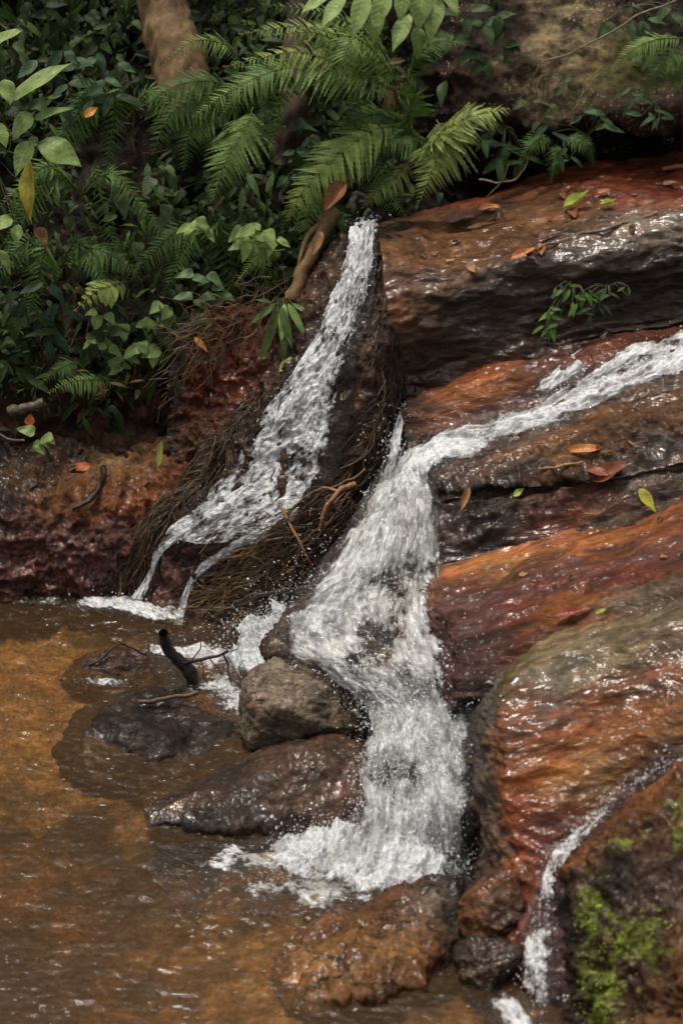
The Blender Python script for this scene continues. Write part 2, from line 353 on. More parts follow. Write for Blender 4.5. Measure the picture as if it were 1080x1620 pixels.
ADDED_HILL = dict()  # unseen dark hill, added to darken the pool's reflections and block low sky
hx, hy = np.meshgrid(np.linspace(-22, 22, 90), np.linspace(0, 1, 60))
hV = np.stack([hx, 4.6 + 9 * hy ** 1.3 - .02 * hx ** 2 * 1.0, 2.0 + 8.5 * hy], -1); hV = hV + .5 * np.stack([fbm(hV * .5, 3), fbm(hV * .5 + 9, 3), fbm(hV * .5 + 21, 3)], -1)
tag(mesh_obj('added_hillside', hV.reshape(-1, 3), grid_faces(60, 90), M['soil'], attrs=dict(tint=np.tile((.03, .04, .018), (60 * 90, 1)))), kind='structure')
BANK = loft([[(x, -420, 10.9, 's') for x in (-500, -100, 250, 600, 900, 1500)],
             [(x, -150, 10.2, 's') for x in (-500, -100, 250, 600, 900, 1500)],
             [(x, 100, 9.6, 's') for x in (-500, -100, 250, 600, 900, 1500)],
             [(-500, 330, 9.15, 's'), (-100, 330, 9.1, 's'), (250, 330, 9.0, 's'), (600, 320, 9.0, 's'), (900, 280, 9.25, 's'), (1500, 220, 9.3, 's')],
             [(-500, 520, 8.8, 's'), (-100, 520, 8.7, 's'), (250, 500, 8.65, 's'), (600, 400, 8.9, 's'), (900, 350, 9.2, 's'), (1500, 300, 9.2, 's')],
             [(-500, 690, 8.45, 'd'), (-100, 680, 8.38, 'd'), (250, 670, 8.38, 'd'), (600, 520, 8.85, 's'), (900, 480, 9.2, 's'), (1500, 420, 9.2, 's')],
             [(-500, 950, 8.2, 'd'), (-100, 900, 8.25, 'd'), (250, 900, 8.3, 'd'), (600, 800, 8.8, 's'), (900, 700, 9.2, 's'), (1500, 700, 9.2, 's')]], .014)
rough_up(BANK, 1.0, 2.5, (.08, .03, .012), seed=1)
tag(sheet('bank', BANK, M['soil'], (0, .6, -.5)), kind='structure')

# ------------------------------------------------------------------ rocks
ROCKS = {}
def rock(key, name, label, rows, mat, step=.0055, ext=(0, .3, -.35), **kw):
    moss = kw.pop('moss', ()); L = loft(rows, step); rough_up(L, **kw); ROCKS[key] = L
    if moss:
        wv = 26 * np.stack([fbm(L['V'] * 14 + 5, 4), fbm(L['V'] * 14 + 45, 4)], -1); k = 0
        for (x, y, sx, sy) in moss: k = k + np.exp(-((L['pix'][..., 0] + wv[..., 0] - x) / sx) ** 2 - ((L['pix'][..., 1] + wv[..., 1] - y) / sy) ** 2)
        k = sstep(.35, .75, k + .55 * fbm(L['V'] * 30, 4))[..., None]; L['C'] = L['C'] * (1 - .85 * k) + np.array(PAL['M']) * .85 * k
    return tag(sheet(name, L, M[mat], ext), label, 'rock')

rock('wall', 'rock_wall', 'dark overhanging rock wall with cream lichen blotches behind the upper ledge',
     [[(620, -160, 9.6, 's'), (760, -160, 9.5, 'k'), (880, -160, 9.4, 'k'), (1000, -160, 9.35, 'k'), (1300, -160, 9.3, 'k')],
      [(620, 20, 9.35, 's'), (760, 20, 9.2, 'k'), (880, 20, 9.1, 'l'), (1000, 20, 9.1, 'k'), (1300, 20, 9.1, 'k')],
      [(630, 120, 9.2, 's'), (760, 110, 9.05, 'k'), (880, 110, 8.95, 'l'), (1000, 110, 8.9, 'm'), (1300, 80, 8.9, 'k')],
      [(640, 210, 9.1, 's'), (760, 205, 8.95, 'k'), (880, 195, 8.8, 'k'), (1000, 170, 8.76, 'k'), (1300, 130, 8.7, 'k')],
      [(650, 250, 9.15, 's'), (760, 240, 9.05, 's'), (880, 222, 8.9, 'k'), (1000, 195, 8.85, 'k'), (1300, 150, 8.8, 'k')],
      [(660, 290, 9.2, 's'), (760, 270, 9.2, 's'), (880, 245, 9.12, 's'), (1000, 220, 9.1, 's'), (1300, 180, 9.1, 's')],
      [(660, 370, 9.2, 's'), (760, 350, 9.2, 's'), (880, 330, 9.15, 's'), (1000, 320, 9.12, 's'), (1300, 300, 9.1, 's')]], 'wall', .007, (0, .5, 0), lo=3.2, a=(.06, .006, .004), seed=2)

rock('upper', 'rock_ledge', 'uppermost wet rock ledge with red brown top and dark front face',
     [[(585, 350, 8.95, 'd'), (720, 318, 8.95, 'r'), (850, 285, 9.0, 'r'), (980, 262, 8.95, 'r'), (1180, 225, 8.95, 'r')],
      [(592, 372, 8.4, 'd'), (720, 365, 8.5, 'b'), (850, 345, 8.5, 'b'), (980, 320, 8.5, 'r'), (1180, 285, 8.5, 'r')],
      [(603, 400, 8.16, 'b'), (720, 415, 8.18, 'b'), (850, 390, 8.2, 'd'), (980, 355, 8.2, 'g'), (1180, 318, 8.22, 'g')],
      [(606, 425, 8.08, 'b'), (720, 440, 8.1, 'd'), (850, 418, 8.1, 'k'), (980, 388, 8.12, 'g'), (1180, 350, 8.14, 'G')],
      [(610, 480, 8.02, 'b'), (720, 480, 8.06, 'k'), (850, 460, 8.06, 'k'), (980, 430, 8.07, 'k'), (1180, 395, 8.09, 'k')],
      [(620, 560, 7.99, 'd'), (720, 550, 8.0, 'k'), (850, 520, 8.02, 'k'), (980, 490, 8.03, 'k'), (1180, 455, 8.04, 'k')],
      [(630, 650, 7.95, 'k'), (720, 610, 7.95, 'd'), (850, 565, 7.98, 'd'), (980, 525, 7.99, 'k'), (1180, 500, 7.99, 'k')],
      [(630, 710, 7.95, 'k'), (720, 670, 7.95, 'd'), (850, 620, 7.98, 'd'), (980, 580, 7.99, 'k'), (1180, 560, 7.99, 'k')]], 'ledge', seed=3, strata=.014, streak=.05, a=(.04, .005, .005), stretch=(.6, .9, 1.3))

rock('shelf', 'rock_ledge', 'middle rock shelf carrying the stream, brown on top with a knobbly black front',
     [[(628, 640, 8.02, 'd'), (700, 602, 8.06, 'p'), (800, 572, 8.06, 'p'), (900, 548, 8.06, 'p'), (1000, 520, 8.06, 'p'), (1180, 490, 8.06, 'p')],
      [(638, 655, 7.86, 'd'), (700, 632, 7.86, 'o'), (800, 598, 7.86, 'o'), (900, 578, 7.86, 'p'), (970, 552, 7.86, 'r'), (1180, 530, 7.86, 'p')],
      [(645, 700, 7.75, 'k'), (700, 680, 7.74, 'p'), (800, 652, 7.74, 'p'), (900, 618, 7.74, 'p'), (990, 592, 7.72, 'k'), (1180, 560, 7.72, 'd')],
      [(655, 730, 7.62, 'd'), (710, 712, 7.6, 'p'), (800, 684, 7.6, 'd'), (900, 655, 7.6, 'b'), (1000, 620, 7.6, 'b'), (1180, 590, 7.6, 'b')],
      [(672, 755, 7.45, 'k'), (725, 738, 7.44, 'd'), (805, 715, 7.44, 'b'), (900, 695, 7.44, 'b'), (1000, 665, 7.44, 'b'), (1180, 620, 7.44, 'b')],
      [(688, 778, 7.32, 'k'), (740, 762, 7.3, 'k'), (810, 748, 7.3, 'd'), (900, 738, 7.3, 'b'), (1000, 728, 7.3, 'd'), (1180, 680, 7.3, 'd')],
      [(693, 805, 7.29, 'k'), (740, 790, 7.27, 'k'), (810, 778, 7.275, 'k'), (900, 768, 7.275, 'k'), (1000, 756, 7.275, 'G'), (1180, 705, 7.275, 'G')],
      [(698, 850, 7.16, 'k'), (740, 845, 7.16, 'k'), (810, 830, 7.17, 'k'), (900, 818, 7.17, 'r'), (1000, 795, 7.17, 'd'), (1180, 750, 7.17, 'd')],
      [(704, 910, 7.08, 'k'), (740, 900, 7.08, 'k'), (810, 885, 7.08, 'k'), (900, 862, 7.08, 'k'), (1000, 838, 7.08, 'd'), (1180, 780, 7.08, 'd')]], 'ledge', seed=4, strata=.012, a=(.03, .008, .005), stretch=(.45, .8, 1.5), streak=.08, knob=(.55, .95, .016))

rock('slab', 'rock_slab', 'rust orange wet slab dipping left below the black fronted shelf',
     [[(668, 905, 7.14, 'k'), (692, 890, 7.14, 'd'), (725, 885, 7.14, 'b'), (800, 870, 7.14, 'o'), (900, 846, 7.14, 'o'), (1000, 820, 7.14, 'o'), (1180, 755, 7.14, 'o')],
      [(668, 940, 7.02, 'k'), (694, 920, 6.98, 'b'), (730, 913, 6.98, 'o'), (800, 900, 6.98, 'y'), (900, 878, 6.95, 'o'), (1000, 855, 6.95, 'o'), (1180, 800, 6.95, 'r')],
      [(675, 990, 6.85, 'p'), (702, 960, 6.8, 'p'), (740, 955, 6.8, 'p'), (810, 938, 6.8, 'p'), (900, 918, 6.75, 'p'), (1000, 893, 6.75, 'p'), (1180, 835, 6.75, 'p')],
      [(690, 1040, 6.68, 'p'), (716, 1000, 6.62, 'p'), (755, 998, 6.6, 'p'), (820, 982, 6.6, 'r'), (900, 960, 6.6, 'o'), (1000, 930, 6.6, 'r'), (1180, 870, 6.6, 'o')],
      [(708, 1090, 6.5, 'k'), (730, 1050, 6.42, 'p'), (765, 1050, 6.42, 'p'), (815, 1028, 6.45, 'r'), (900, 990, 6.5, 'o'), (1000, 958, 6.5, 'g'), (1180, 900, 6.5, 'b')],
      [(712, 1160, 6.4, 'k'), (738, 1110, 6.32, 'k'), (770, 1110, 6.32, 'k'), (815, 1080, 6.36, 'd'), (900, 1040, 6.4, 'b'), (1000, 1010, 6.4, 'b'), (1180, 950, 6.4, 'b')]], 'slab', seed=5, a=(.024, .009, .005), strata=.012, stretch=(.4, .7, 1.6), streak=.16)

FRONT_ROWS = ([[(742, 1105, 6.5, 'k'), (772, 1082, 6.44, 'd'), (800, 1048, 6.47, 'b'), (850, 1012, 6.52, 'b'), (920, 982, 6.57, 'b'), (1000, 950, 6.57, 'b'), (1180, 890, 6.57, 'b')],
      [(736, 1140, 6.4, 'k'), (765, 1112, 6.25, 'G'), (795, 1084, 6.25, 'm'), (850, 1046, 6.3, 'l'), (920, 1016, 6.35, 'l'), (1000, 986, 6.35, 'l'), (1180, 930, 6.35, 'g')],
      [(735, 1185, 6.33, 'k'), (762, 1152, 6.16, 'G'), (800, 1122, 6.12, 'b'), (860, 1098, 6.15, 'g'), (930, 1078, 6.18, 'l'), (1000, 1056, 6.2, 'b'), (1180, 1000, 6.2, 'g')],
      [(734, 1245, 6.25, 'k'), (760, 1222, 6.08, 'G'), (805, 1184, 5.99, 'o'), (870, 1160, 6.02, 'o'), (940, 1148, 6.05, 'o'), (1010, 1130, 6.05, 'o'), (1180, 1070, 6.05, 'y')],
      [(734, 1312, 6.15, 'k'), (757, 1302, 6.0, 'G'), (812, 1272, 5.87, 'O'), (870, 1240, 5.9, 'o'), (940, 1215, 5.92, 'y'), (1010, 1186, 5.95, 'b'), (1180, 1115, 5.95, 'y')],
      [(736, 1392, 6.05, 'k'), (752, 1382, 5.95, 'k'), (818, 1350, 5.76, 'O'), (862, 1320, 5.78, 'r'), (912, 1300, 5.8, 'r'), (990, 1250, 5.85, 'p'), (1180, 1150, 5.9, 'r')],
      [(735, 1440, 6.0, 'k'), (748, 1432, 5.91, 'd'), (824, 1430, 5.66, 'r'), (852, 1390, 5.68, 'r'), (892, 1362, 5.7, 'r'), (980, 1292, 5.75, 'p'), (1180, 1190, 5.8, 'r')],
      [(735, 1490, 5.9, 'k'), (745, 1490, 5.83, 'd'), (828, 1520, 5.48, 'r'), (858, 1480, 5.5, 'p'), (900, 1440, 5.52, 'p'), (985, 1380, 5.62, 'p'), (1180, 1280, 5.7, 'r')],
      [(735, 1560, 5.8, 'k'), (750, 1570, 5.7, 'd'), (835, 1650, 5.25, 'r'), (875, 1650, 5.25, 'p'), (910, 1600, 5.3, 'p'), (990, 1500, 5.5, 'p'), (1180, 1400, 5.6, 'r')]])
for k_, r_ in enumerate(FRONT_ROWS):
    a_, b_ = r_[1], r_[2]; f_ = .75; r_.insert(2, (a_[0] + f_ * (b_[0] - a_[0]), a_[1] + f_ * (b_[1] - a_[1]), a_[2] + f_ * (b_[2] - a_[2]) - .012, 'b' if 2 < k_ < 8 else a_[3]))
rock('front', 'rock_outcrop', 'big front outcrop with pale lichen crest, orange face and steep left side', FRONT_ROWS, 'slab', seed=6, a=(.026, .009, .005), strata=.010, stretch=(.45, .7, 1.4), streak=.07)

rock('near', 'mossy_rock', 'nearest dark rock at the lower right with bright green moss and an orange rim',
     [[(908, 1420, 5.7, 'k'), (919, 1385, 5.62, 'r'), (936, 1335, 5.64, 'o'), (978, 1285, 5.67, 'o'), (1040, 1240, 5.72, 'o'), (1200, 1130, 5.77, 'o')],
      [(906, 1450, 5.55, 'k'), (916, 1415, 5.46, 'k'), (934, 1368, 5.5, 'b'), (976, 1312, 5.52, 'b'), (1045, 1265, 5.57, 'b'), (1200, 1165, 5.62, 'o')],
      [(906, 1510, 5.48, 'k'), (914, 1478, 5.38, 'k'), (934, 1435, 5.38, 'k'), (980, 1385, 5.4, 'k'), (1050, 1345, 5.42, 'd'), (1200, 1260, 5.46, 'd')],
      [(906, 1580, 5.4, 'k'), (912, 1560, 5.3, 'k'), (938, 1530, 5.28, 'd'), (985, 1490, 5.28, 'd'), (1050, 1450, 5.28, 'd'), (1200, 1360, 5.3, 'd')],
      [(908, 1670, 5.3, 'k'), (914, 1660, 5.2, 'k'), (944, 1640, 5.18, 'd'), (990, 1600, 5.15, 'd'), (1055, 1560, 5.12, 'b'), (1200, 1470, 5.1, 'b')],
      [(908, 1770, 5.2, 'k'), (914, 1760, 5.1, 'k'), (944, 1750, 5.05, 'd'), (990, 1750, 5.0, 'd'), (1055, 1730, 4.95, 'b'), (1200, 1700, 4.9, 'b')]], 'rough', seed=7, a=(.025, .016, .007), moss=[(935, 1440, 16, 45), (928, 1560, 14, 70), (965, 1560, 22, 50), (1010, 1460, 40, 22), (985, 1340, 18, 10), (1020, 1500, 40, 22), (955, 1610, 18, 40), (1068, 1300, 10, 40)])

rock('shore', 'shore_rock', 'red brown wet rock on the left shore, its flat top under amber water',
     [[(-140, 690, 8.4, 'd'), (-20, 688, 8.38, 'd'), (80, 690, 8.36, 'd'), (180, 700, 8.33, 'b'), (340, 690, 8.28, 'd')],
      [(-140, 745, 8.18, 'd'), (-20, 742, 8.2, 'd'), (80, 735, 8.2, 'd'), (190, 730, 8.2, 'a'), (310, 735, 8.12, 'o')],
      [(-140, 795, 8.0, 'd'), (-20, 792, 8.0, 'k'), (80, 790, 8.0, 'b'), (185, 780, 7.98, 'o'), (285, 795, 8.0, 'r')],
      [(-140, 850, 7.92, 'k'), (-20, 850, 7.91, 'p'), (80, 850, 7.9, 'p'), (170, 850, 7.88, 'p'), (245, 860, 7.92, 'd')],
      [(-140, 945, 7.86, 'k'), (-20, 940, 7.84, 'p'), (70, 938, 7.83, 'p'), (150, 940, 7.82, 'p'), (205, 940, 7.84, 'd')],
      [(-140, 1000, 7.82, 'k'), (-20, 995, 7.8, 'd'), (70, 990, 7.8, 'd'), (150, 990, 7.78, 'd'), (205, 985, 7.8, 'd')]], 'rough', seed=8, a=(.035, .016, .007))

rock('cracked', 'cracked_rock', 'cracked red brown rock face between the undergrowth and the left waterfall',
     [[(300, 500, 8.5, 's'), (350, 492, 8.42, 'r'), (400, 490, 8.4, 'r'), (480, 470, 8.38, 'd')],
      [(280, 560, 8.36, 's'), (330, 555, 8.32, 'r'), (390, 550, 8.28, 'r'), (455, 545, 8.25, 'd')],
      [(270, 630, 8.28, 'd'), (320, 625, 8.24, 'r'), (375, 615, 8.2, 'r'), (425, 610, 8.16, 'd')],
      [(262, 705, 8.2, 'd'), (310, 700, 8.16, 'b'), (355, 690, 8.1, 'd'), (395, 680, 8.08, 'd')],
      [(250, 790, 8.12, 'b'), (300, 785, 8.06, 'd'), (340, 775, 8.0, 'd'), (370, 760, 7.98, 'd')]], 'cracked', seed=9, a=(.03, .02, .006))

MOUND_ROWS = [[(538, 372, 8.5, 'd'), (560, 362, 8.32, 'd'), (585, 362, 8.28, 'k'), (606, 368, 8.3, 'd'), (622, 380, 8.45, 'k')],
      [(500, 455, 8.32, 'd'), (535, 450, 8.16, 'd'), (575, 450, 8.08, 'k'), (603, 450, 8.1, 'd'), (626, 455, 8.25, 'k')],
      [(458, 550, 8.2, 'd'), (505, 545, 8.03, 'k'), (555, 540, 7.95, 'k'), (600, 545, 7.94, 'd'), (634, 550, 8.12, 'k')],
      [(390, 650, 8.1, 'd'), (445, 650, 7.93, 'k'), (510, 650, 7.83, 'd'), (580, 645, 7.82, 'd'), (630, 655, 8.0, 'k')],
      [(308, 750, 8.0, 'b'), (385, 750, 7.86, 'k'), (455, 755, 7.74, 'd'), (545, 750, 7.68, 'd'), (612, 740, 7.86, 'k')],
      [(232, 845, 7.93, 'b'), (310, 845, 7.8, 'p'), (390, 850, 7.7, 'd'), (490, 855, 7.6, 'd'), (575, 835, 7.7, 'k')],
      [(178, 935, 7.86, 'd'), (255, 945, 7.75, 'p'), (335, 955, 7.68, 'd'), (440, 960, 7.58, 'p'), (530, 930, 7.58, 'k')],
      [(160, 990, 7.8, 'd'), (255, 1005, 7.62, 'd'), (335, 1015, 7.55, 'd'), (440, 1030, 7.46, 'p'), (530, 1010, 7.5, 'k')]]
rock('mound', 'root_mound', 'steep root matted rock mound standing under the left waterfall', MOUND_ROWS, 'rough', seed=10, a=(.03, .018, .006), stretch=(1.2, 1.2, .6))

# ------------------------------------------------------------------ main fall and the rock under it
FALL = [[(640, 706, 7.76), (662, 712, 7.73), (688, 722, 7.68), (706, 734, 7.58)],
        [(582, 780, 7.5), (630, 775, 7.5), (662, 770, 7.44), (692, 775, 7.37)],
        [(540, 850, 7.28), (600, 845, 7.27), (650, 845, 7.24), (693, 850, 7.2)],
        [(488, 918, 7.06), (575, 915, 7.08), (640, 915, 7.07), (698, 925, 7.02)],
        [(432, 985, 6.97), (550, 980, 6.94), (640, 985, 6.87), (712, 985, 6.8)],
        [(436, 1030, 6.90), (565, 1042, 6.76), (650, 1045, 6.7), (736, 1040, 6.57)],
        [(578, 1120, 6.66), (620, 1120, 6.6), (680, 1120, 6.52), (748, 1110, 6.38)],
        [(572, 1200, 6.42), (620, 1200, 6.38), (680, 1200, 6.32), (745, 1190, 6.22)],
        [(560, 1290, 6.2), (620, 1290, 6.17), (680, 1290, 6.12), (742, 1280, 6.06)],
        [(520, 1355, 6.05), (600, 1360, 6.04), (680, 1365, 6.02), (742, 1365, 6.0)],
        [(470, 1410, 5.9), (580, 1420, 5.87), (680, 1420, 5.86), (742, 1420, 5.86)]]
def bedrow(r):
    x0, x1 = r[0], r[-1]
    return [(x0[0] + 4, x0[1] + 15, x0[2] + .22, 'k')] + [(q[0] + (22 if q is x0 else 0), q[1] + 8, q[2] + .05, c) for q, c in zip(r, 'dkbd')] + [(x1[0] + 25, x1[1], x1[2] + .06, 'k')]
rock('chute', 'rock_bed', 'dark stepped rock glimpsed through gaps in the main cascade', [bedrow(r) for r in FALL], 'rough', ext=(0, .2, -.4), seed=11, a=(.03, .016, .005))

# ------------------------------------------------------------------ boulders and stones
def ico(n):
    import bmesh
    bm = bmesh.new(); bmesh.ops.create_icosphere(bm, subdivisions=n, radius=1.0)
    V = np.array([v.co[:] for v in bm.verts]); F = np.array([[v.index for v in f.verts] for f in bm.faces]); bm.free(); return V, F
ICO6, ICO6F = ico(6); ICO2, ICO2F = ico(2); ICO1, ICO1F = ico(1)
def boulder(name, label, c, r, cols, mat, seed=0, cuts=9, rotz=0, sub=None, amp=1.0, tilt=0):
    V, F = ICO6.copy(), ICO6F; g = np.random.default_rng(seed)
    for k in range(cuts):
        n = unit(g.normal(size=3)); h = g.uniform(.62, .9); d = V @ n; V = V - np.where(d > h, (d - h) * .9, 0)[:, None] * n
    nn = unit(V)
    V = V * np.asarray(r)
    V = V + nn * (amp * (.03 * fbm(V * 5 + seed, 4) + .012 * ridged(V * 16 + seed, 4) + .004 * fbm(V * 60, 3)))[:, None]
    R = np.array(Matrix.Rotation(rotz, 3, 'Z') @ Matrix.Rotation(tilt, 3, 'Y')); V = V @ R.T
    t = np.clip(.5 + 1.1 * fbm(V * 4 + seed * 2.3, 4), 0, 1)[:, None]
    C = np.array(PAL[cols[0]]) * (1 - t) + np.array(PAL[cols[1]]) * t
    if len(cols) > 2:                    # a tide mark: wet algae dark band just above the water
        k = sstep(.06, -.01, V[:, 2] + c[2] + .03 * fbm(V * 9, 3))[:, None]; C = C * (1 - k) + np.array(PAL[cols[2]]) * k
    return tag(mesh_obj(name, V + np.asarray(c), F, M[mat], attrs=dict(tint=C)), label, 'rock')
b0 = W(472, 1150); boulder('boulder', 'grey rounded boulder standing in the pool left of the main cascade', (b0[0] + .01, b0[1] - .03, .045), (.285, .21, .215), 'hgd', 'boulder', 5, 13, .3, amp=.8)
b1 = W(245, 1135); boulder('boulder', 'low dark half sunken boulder below the dead branch', (b1[0] + .02, b1[1] - .02, -.108), (.37, .33, .135), 'skk', 'rough', 8, 6, -.2)
b2 = W(200, 1045); boulder('stone', 'reddish sunken stone behind the dead branch, barely breaking the surface', (b2[0], b2[1], -.07), (.22, .14, .075), 'ddd', 'rough', 9, 6, .1)
b3 = W(768, 1535); boulder('stone', 'small dark wet stone at the foot of the front outcrop beside the little fall', (b3[0], b3[1], .02), (.085, .1, .085), 'dkk', 'darkb', 12, 7)
b5 = W(800, 1490); boulder('stone', 'brown stone wedged against the foot of the front outcrop behind the small dark stone', (b5[0], b5[1] + .08, .03), (.12, .12, .11), 'bdk', 'rough', 17, 7)
b4 = W(400, 945); boulder('stone', 'pinkish stone under the hanging roots of the mound', (b4[0] + .02, b4[1] - .1, .07), (.12, .1, .1), 'ppd', 'rough', 14, 7)

def zw(px, py, z=0.0):                    # distance at which the ray meets height z
    return W(px, py, z)[1] + 7.0
def zrow(pts): return [(x, y, zw(x, y, z), c) for x, y, z, c in pts]
rock('wedge', 'boulder', 'long dark red wedge shaped boulder, glossy wet, in front of the grey boulder',
     [zrow([(225, 1262, -.08, 'k'), (300, 1222, -.08, 'k'), (380, 1195, -.06, 'k'), (450, 1160, -.03, 'd'), (530, 1150, -.02, 'd'), (610, 1165, -.05, 'k')]),
      zrow([(228, 1284, -.01, 'k'), (300, 1256, .02, 'k'), (375, 1236, .05, 'k'), (445, 1188, .13, 'd'), (525, 1174, .15, 'd'), (600, 1190, .1, 'k')]),
      zrow([(236, 1292, .005, 'k'), (305, 1272, .04, 'd'), (380, 1258, .07, 'k'), (450, 1218, .14, 'd'), (530, 1208, .15, 'd'), (604, 1222, .1, 'd')]),
      zrow([(240, 1300, 0, 'k'), (310, 1295, .025, 's'), (385, 1292, .045, 'k'), (455, 1270, .075, 'd'), (535, 1258, .09, 'd'), (608, 1262, .06, 'd')]),
      zrow([(245, 1306, -.03, 'k'), (315, 1312, -.01, 'k'), (390, 1320, -.01, 'k'), (460, 1316, .0, 'k'), (540, 1310, .005, 'd'), (612, 1300, .0, 'k')]),
      zrow([(250, 1330, -.12, 'k'), (318, 1335, -.12, 'k'), (392, 1345, -.12, 'k'), (462, 1345, -.12, 'k'), (542, 1340, -.12, 'k'), (615, 1335, -.12, 'k')])],
     'darkb', .005, (0, .1, -.15), seed=13, a=(.018, .010, .004))
rock('flat', 'boulder', 'flat orange brown rock breaking the water at the bottom of the pool',
     [zrow([(470, 1475, -.1, 'b'), (540, 1430, -.1, 'd'), (620, 1405, -.08, 'd'), (690, 1390, -.06, 'k'), (740, 1400, -.08, 'k')]),
      zrow([(462, 1492, -.02, 'y'), (535, 1452, .005, 'b'), (615, 1425, .02, 'b'), (685, 1404, .05, 'd'), (728, 1412, .03, 'k')]),
      zrow([(440, 1512, -.03, 'y'), (530, 1485, .04, 'y'), (615, 1462, .05, 'b'), (685, 1440, .06, 'g'), (722, 1445, .03, 'k')]),
      zrow([(430, 1548, -.03, 'y'), (530, 1528, .045, 'y'), (615, 1510, .05, 'y'), (680, 1500, .05, 'b'), (718, 1500, .0, 'k')]),
      zrow([(448, 1582, -.035, 'b'), (530, 1572, .02, 'y'), (605, 1565, .02, 'b'), (670, 1545, .02, 'b'), (715, 1535, -.02, 'k')]),
      zrow([(460, 1610, -.06, 'b'), (530, 1606, -.06, 'b'), (605, 1596, -.06, 'd'), (672, 1580, -.08, 'd'), (715, 1565, -.08, 'k')])],
     'cracked', .005, (0, .1, -.12), seed=15, a=(.018, .014, .006))

# ------------------------------------------------------------------ pool bed and water
def wl(px, py, z, c): return (px, py, zw(px, py, z), c)
BED = loft([[wl(-250, 930, -.16, 'a'), wl(60, 930, -.1, 'b'), wl(300, 960, -.08, 'a'), wl(500, 960, -.06, 'a'), wl(800, 960, -.1, 'd'), wl(1200, 960, -.2, 'd')],
            [wl(-250, 1010, -.16, 'd'), wl(60, 1020, -.14, 'a'), wl(300, 1010, -.1, 'a'), wl(500, 1030, -.1, 'a'), wl(800, 1030, -.15, 'd'), wl(1200, 1030, -.2, 'd')],
            [wl(-250, 1130, -.16, 'b'), wl(50, 1130, -.15, 'a'), wl(250, 1130, -.13, 'b'), wl(500, 1130, -.13, 'a'), wl(800, 1130, -.15, 'd'), wl(1200, 1130, -.2, 'd')],
            [wl(-250, 1260, -.18, 'b'), wl(50, 1240, -.15, 'a'), wl(250, 1240, -.14, 'a'), wl(500, 1260, -.14, 'a'), wl(800, 1260, -.15, 'd'), wl(1200, 1260, -.2, 'd')],
            [wl(-250, 1340, -.2, 'k'), wl(50, 1335, -.2, 'k'), wl(250, 1350, -.2, 'k'), wl(480, 1390, -.12, 'a'), wl(800, 1390, -.12, 'b'), wl(1200, 1390, -.2, 'd')],
            [wl(-250, 1430, -.24, 'k'), wl(50, 1420, -.2, 'b'), wl(220, 1430, -.22, 'k'), wl(420, 1440, -.1, 'a'), wl(800, 1470, -.1, 'b'), wl(1200, 1470, -.2, 'd')],
            [wl(-250, 1530, -.24, 'k'), wl(50, 1530, -.22, 'k'), wl(200, 1530, -.2, 'd'), wl(420, 1540, -.08, 'a'), wl(800, 1560, -.1, 'b'), wl(1200, 1560, -.2, 'd')],
            [wl(-250, 1750, -.24, 'k'), wl(50, 1750, -.22, 'd'), wl(230, 1750, -.16, 'b'), wl(450, 1750, -.08, 'a'), wl(800, 1750, -.1, 'a'), wl(1200, 1750, -.2, 'd')],
            [wl(-250, 2300, -.24, 'k'), wl(50, 2300, -.22, 'b'), wl(230, 2300, -.16, 'b'), wl(450, 2300, -.12, 'a'), wl(800, 2300, -.12, 'a'), wl(1200, 2300, -.2, 'd')]], .014)
rough_up(BED, 1.0, 4.0, (.04, .014, .004), seed=20, face_amp=False)
BED['V'][..., 2] = np.minimum(BED['V'][..., 2], -.03)
tag(sheet('pool_bed', BED, M['bed'], None), kind='structure')

nx_, ny_ = 520, 620
wx, wy = np.meshgrid(np.linspace(-2.2, 1.15, nx_), np.linspace(-3.0, 1.05, ny_))
foot = W(620, 1370); foot2 = W(250, 960); foot3 = W(430, 1040)
def near_(c, s): return np.exp(-((wx - c[0]) ** 2 + (wy - c[1]) ** 2) / s ** 2)
amp = .0045 + .016 * near_(foot, .45) + .006 * near_(foot2, .3) + .010 * near_(foot3, .3)
Xw = np.stack([wx * 7, wy * 11, wx * 0], -1)
wz = amp * (fbm(Xw + 1.4 * fbm(Xw * .5, 2)[..., None], 3) + .45 * ridged(Xw * 2.7 + 4, 3, .6) - .3)
WATER = mesh_obj('water', np.stack([wx, wy, wz], -1).reshape(-1, 3), grid_faces(ny_, nx_)[:, ::-1], M['pool']); tag(WATER, kind='structure')

# ------------------------------------------------------------------ running water
def dens_of(L, base, holes=(), edge=.14, ends=(0.0, 0.0), low=.15):
    d = L['C'][..., 0] * 1.0
    nz = .12 * fbm(L['V'] * 9 + 3, 3)
    u = L['u'] + nz * .6; e = sstep(-.02, edge, u) * sstep(1.02, 1 - edge, u)
    if ends[0]: e = e * sstep(0, ends[0], L['v'] + nz)
    if ends[1]: e = e * sstep(1, 1 - ends[1], L['v'] + nz)
    d = base + (d - .5) + low * fbm(L['V'] * 7 + 11, 3)
    hw = 30 * np.stack([fbm(L['V'] * 11 + 50, 3), fbm(L['V'] * 11 + 90, 3)], -1)      # gaps where the rock below breaks the sheet
    for (x, y, rx, ry, a) in holes:
        d = d - a * np.exp(-((L['pix'][..., 0] + hw[..., 0] - x) / rx) ** 2 - ((L['pix'][..., 1] + hw[..., 1] - y) / ry) ** 2)
    return d * e - .45 * (1 - e)
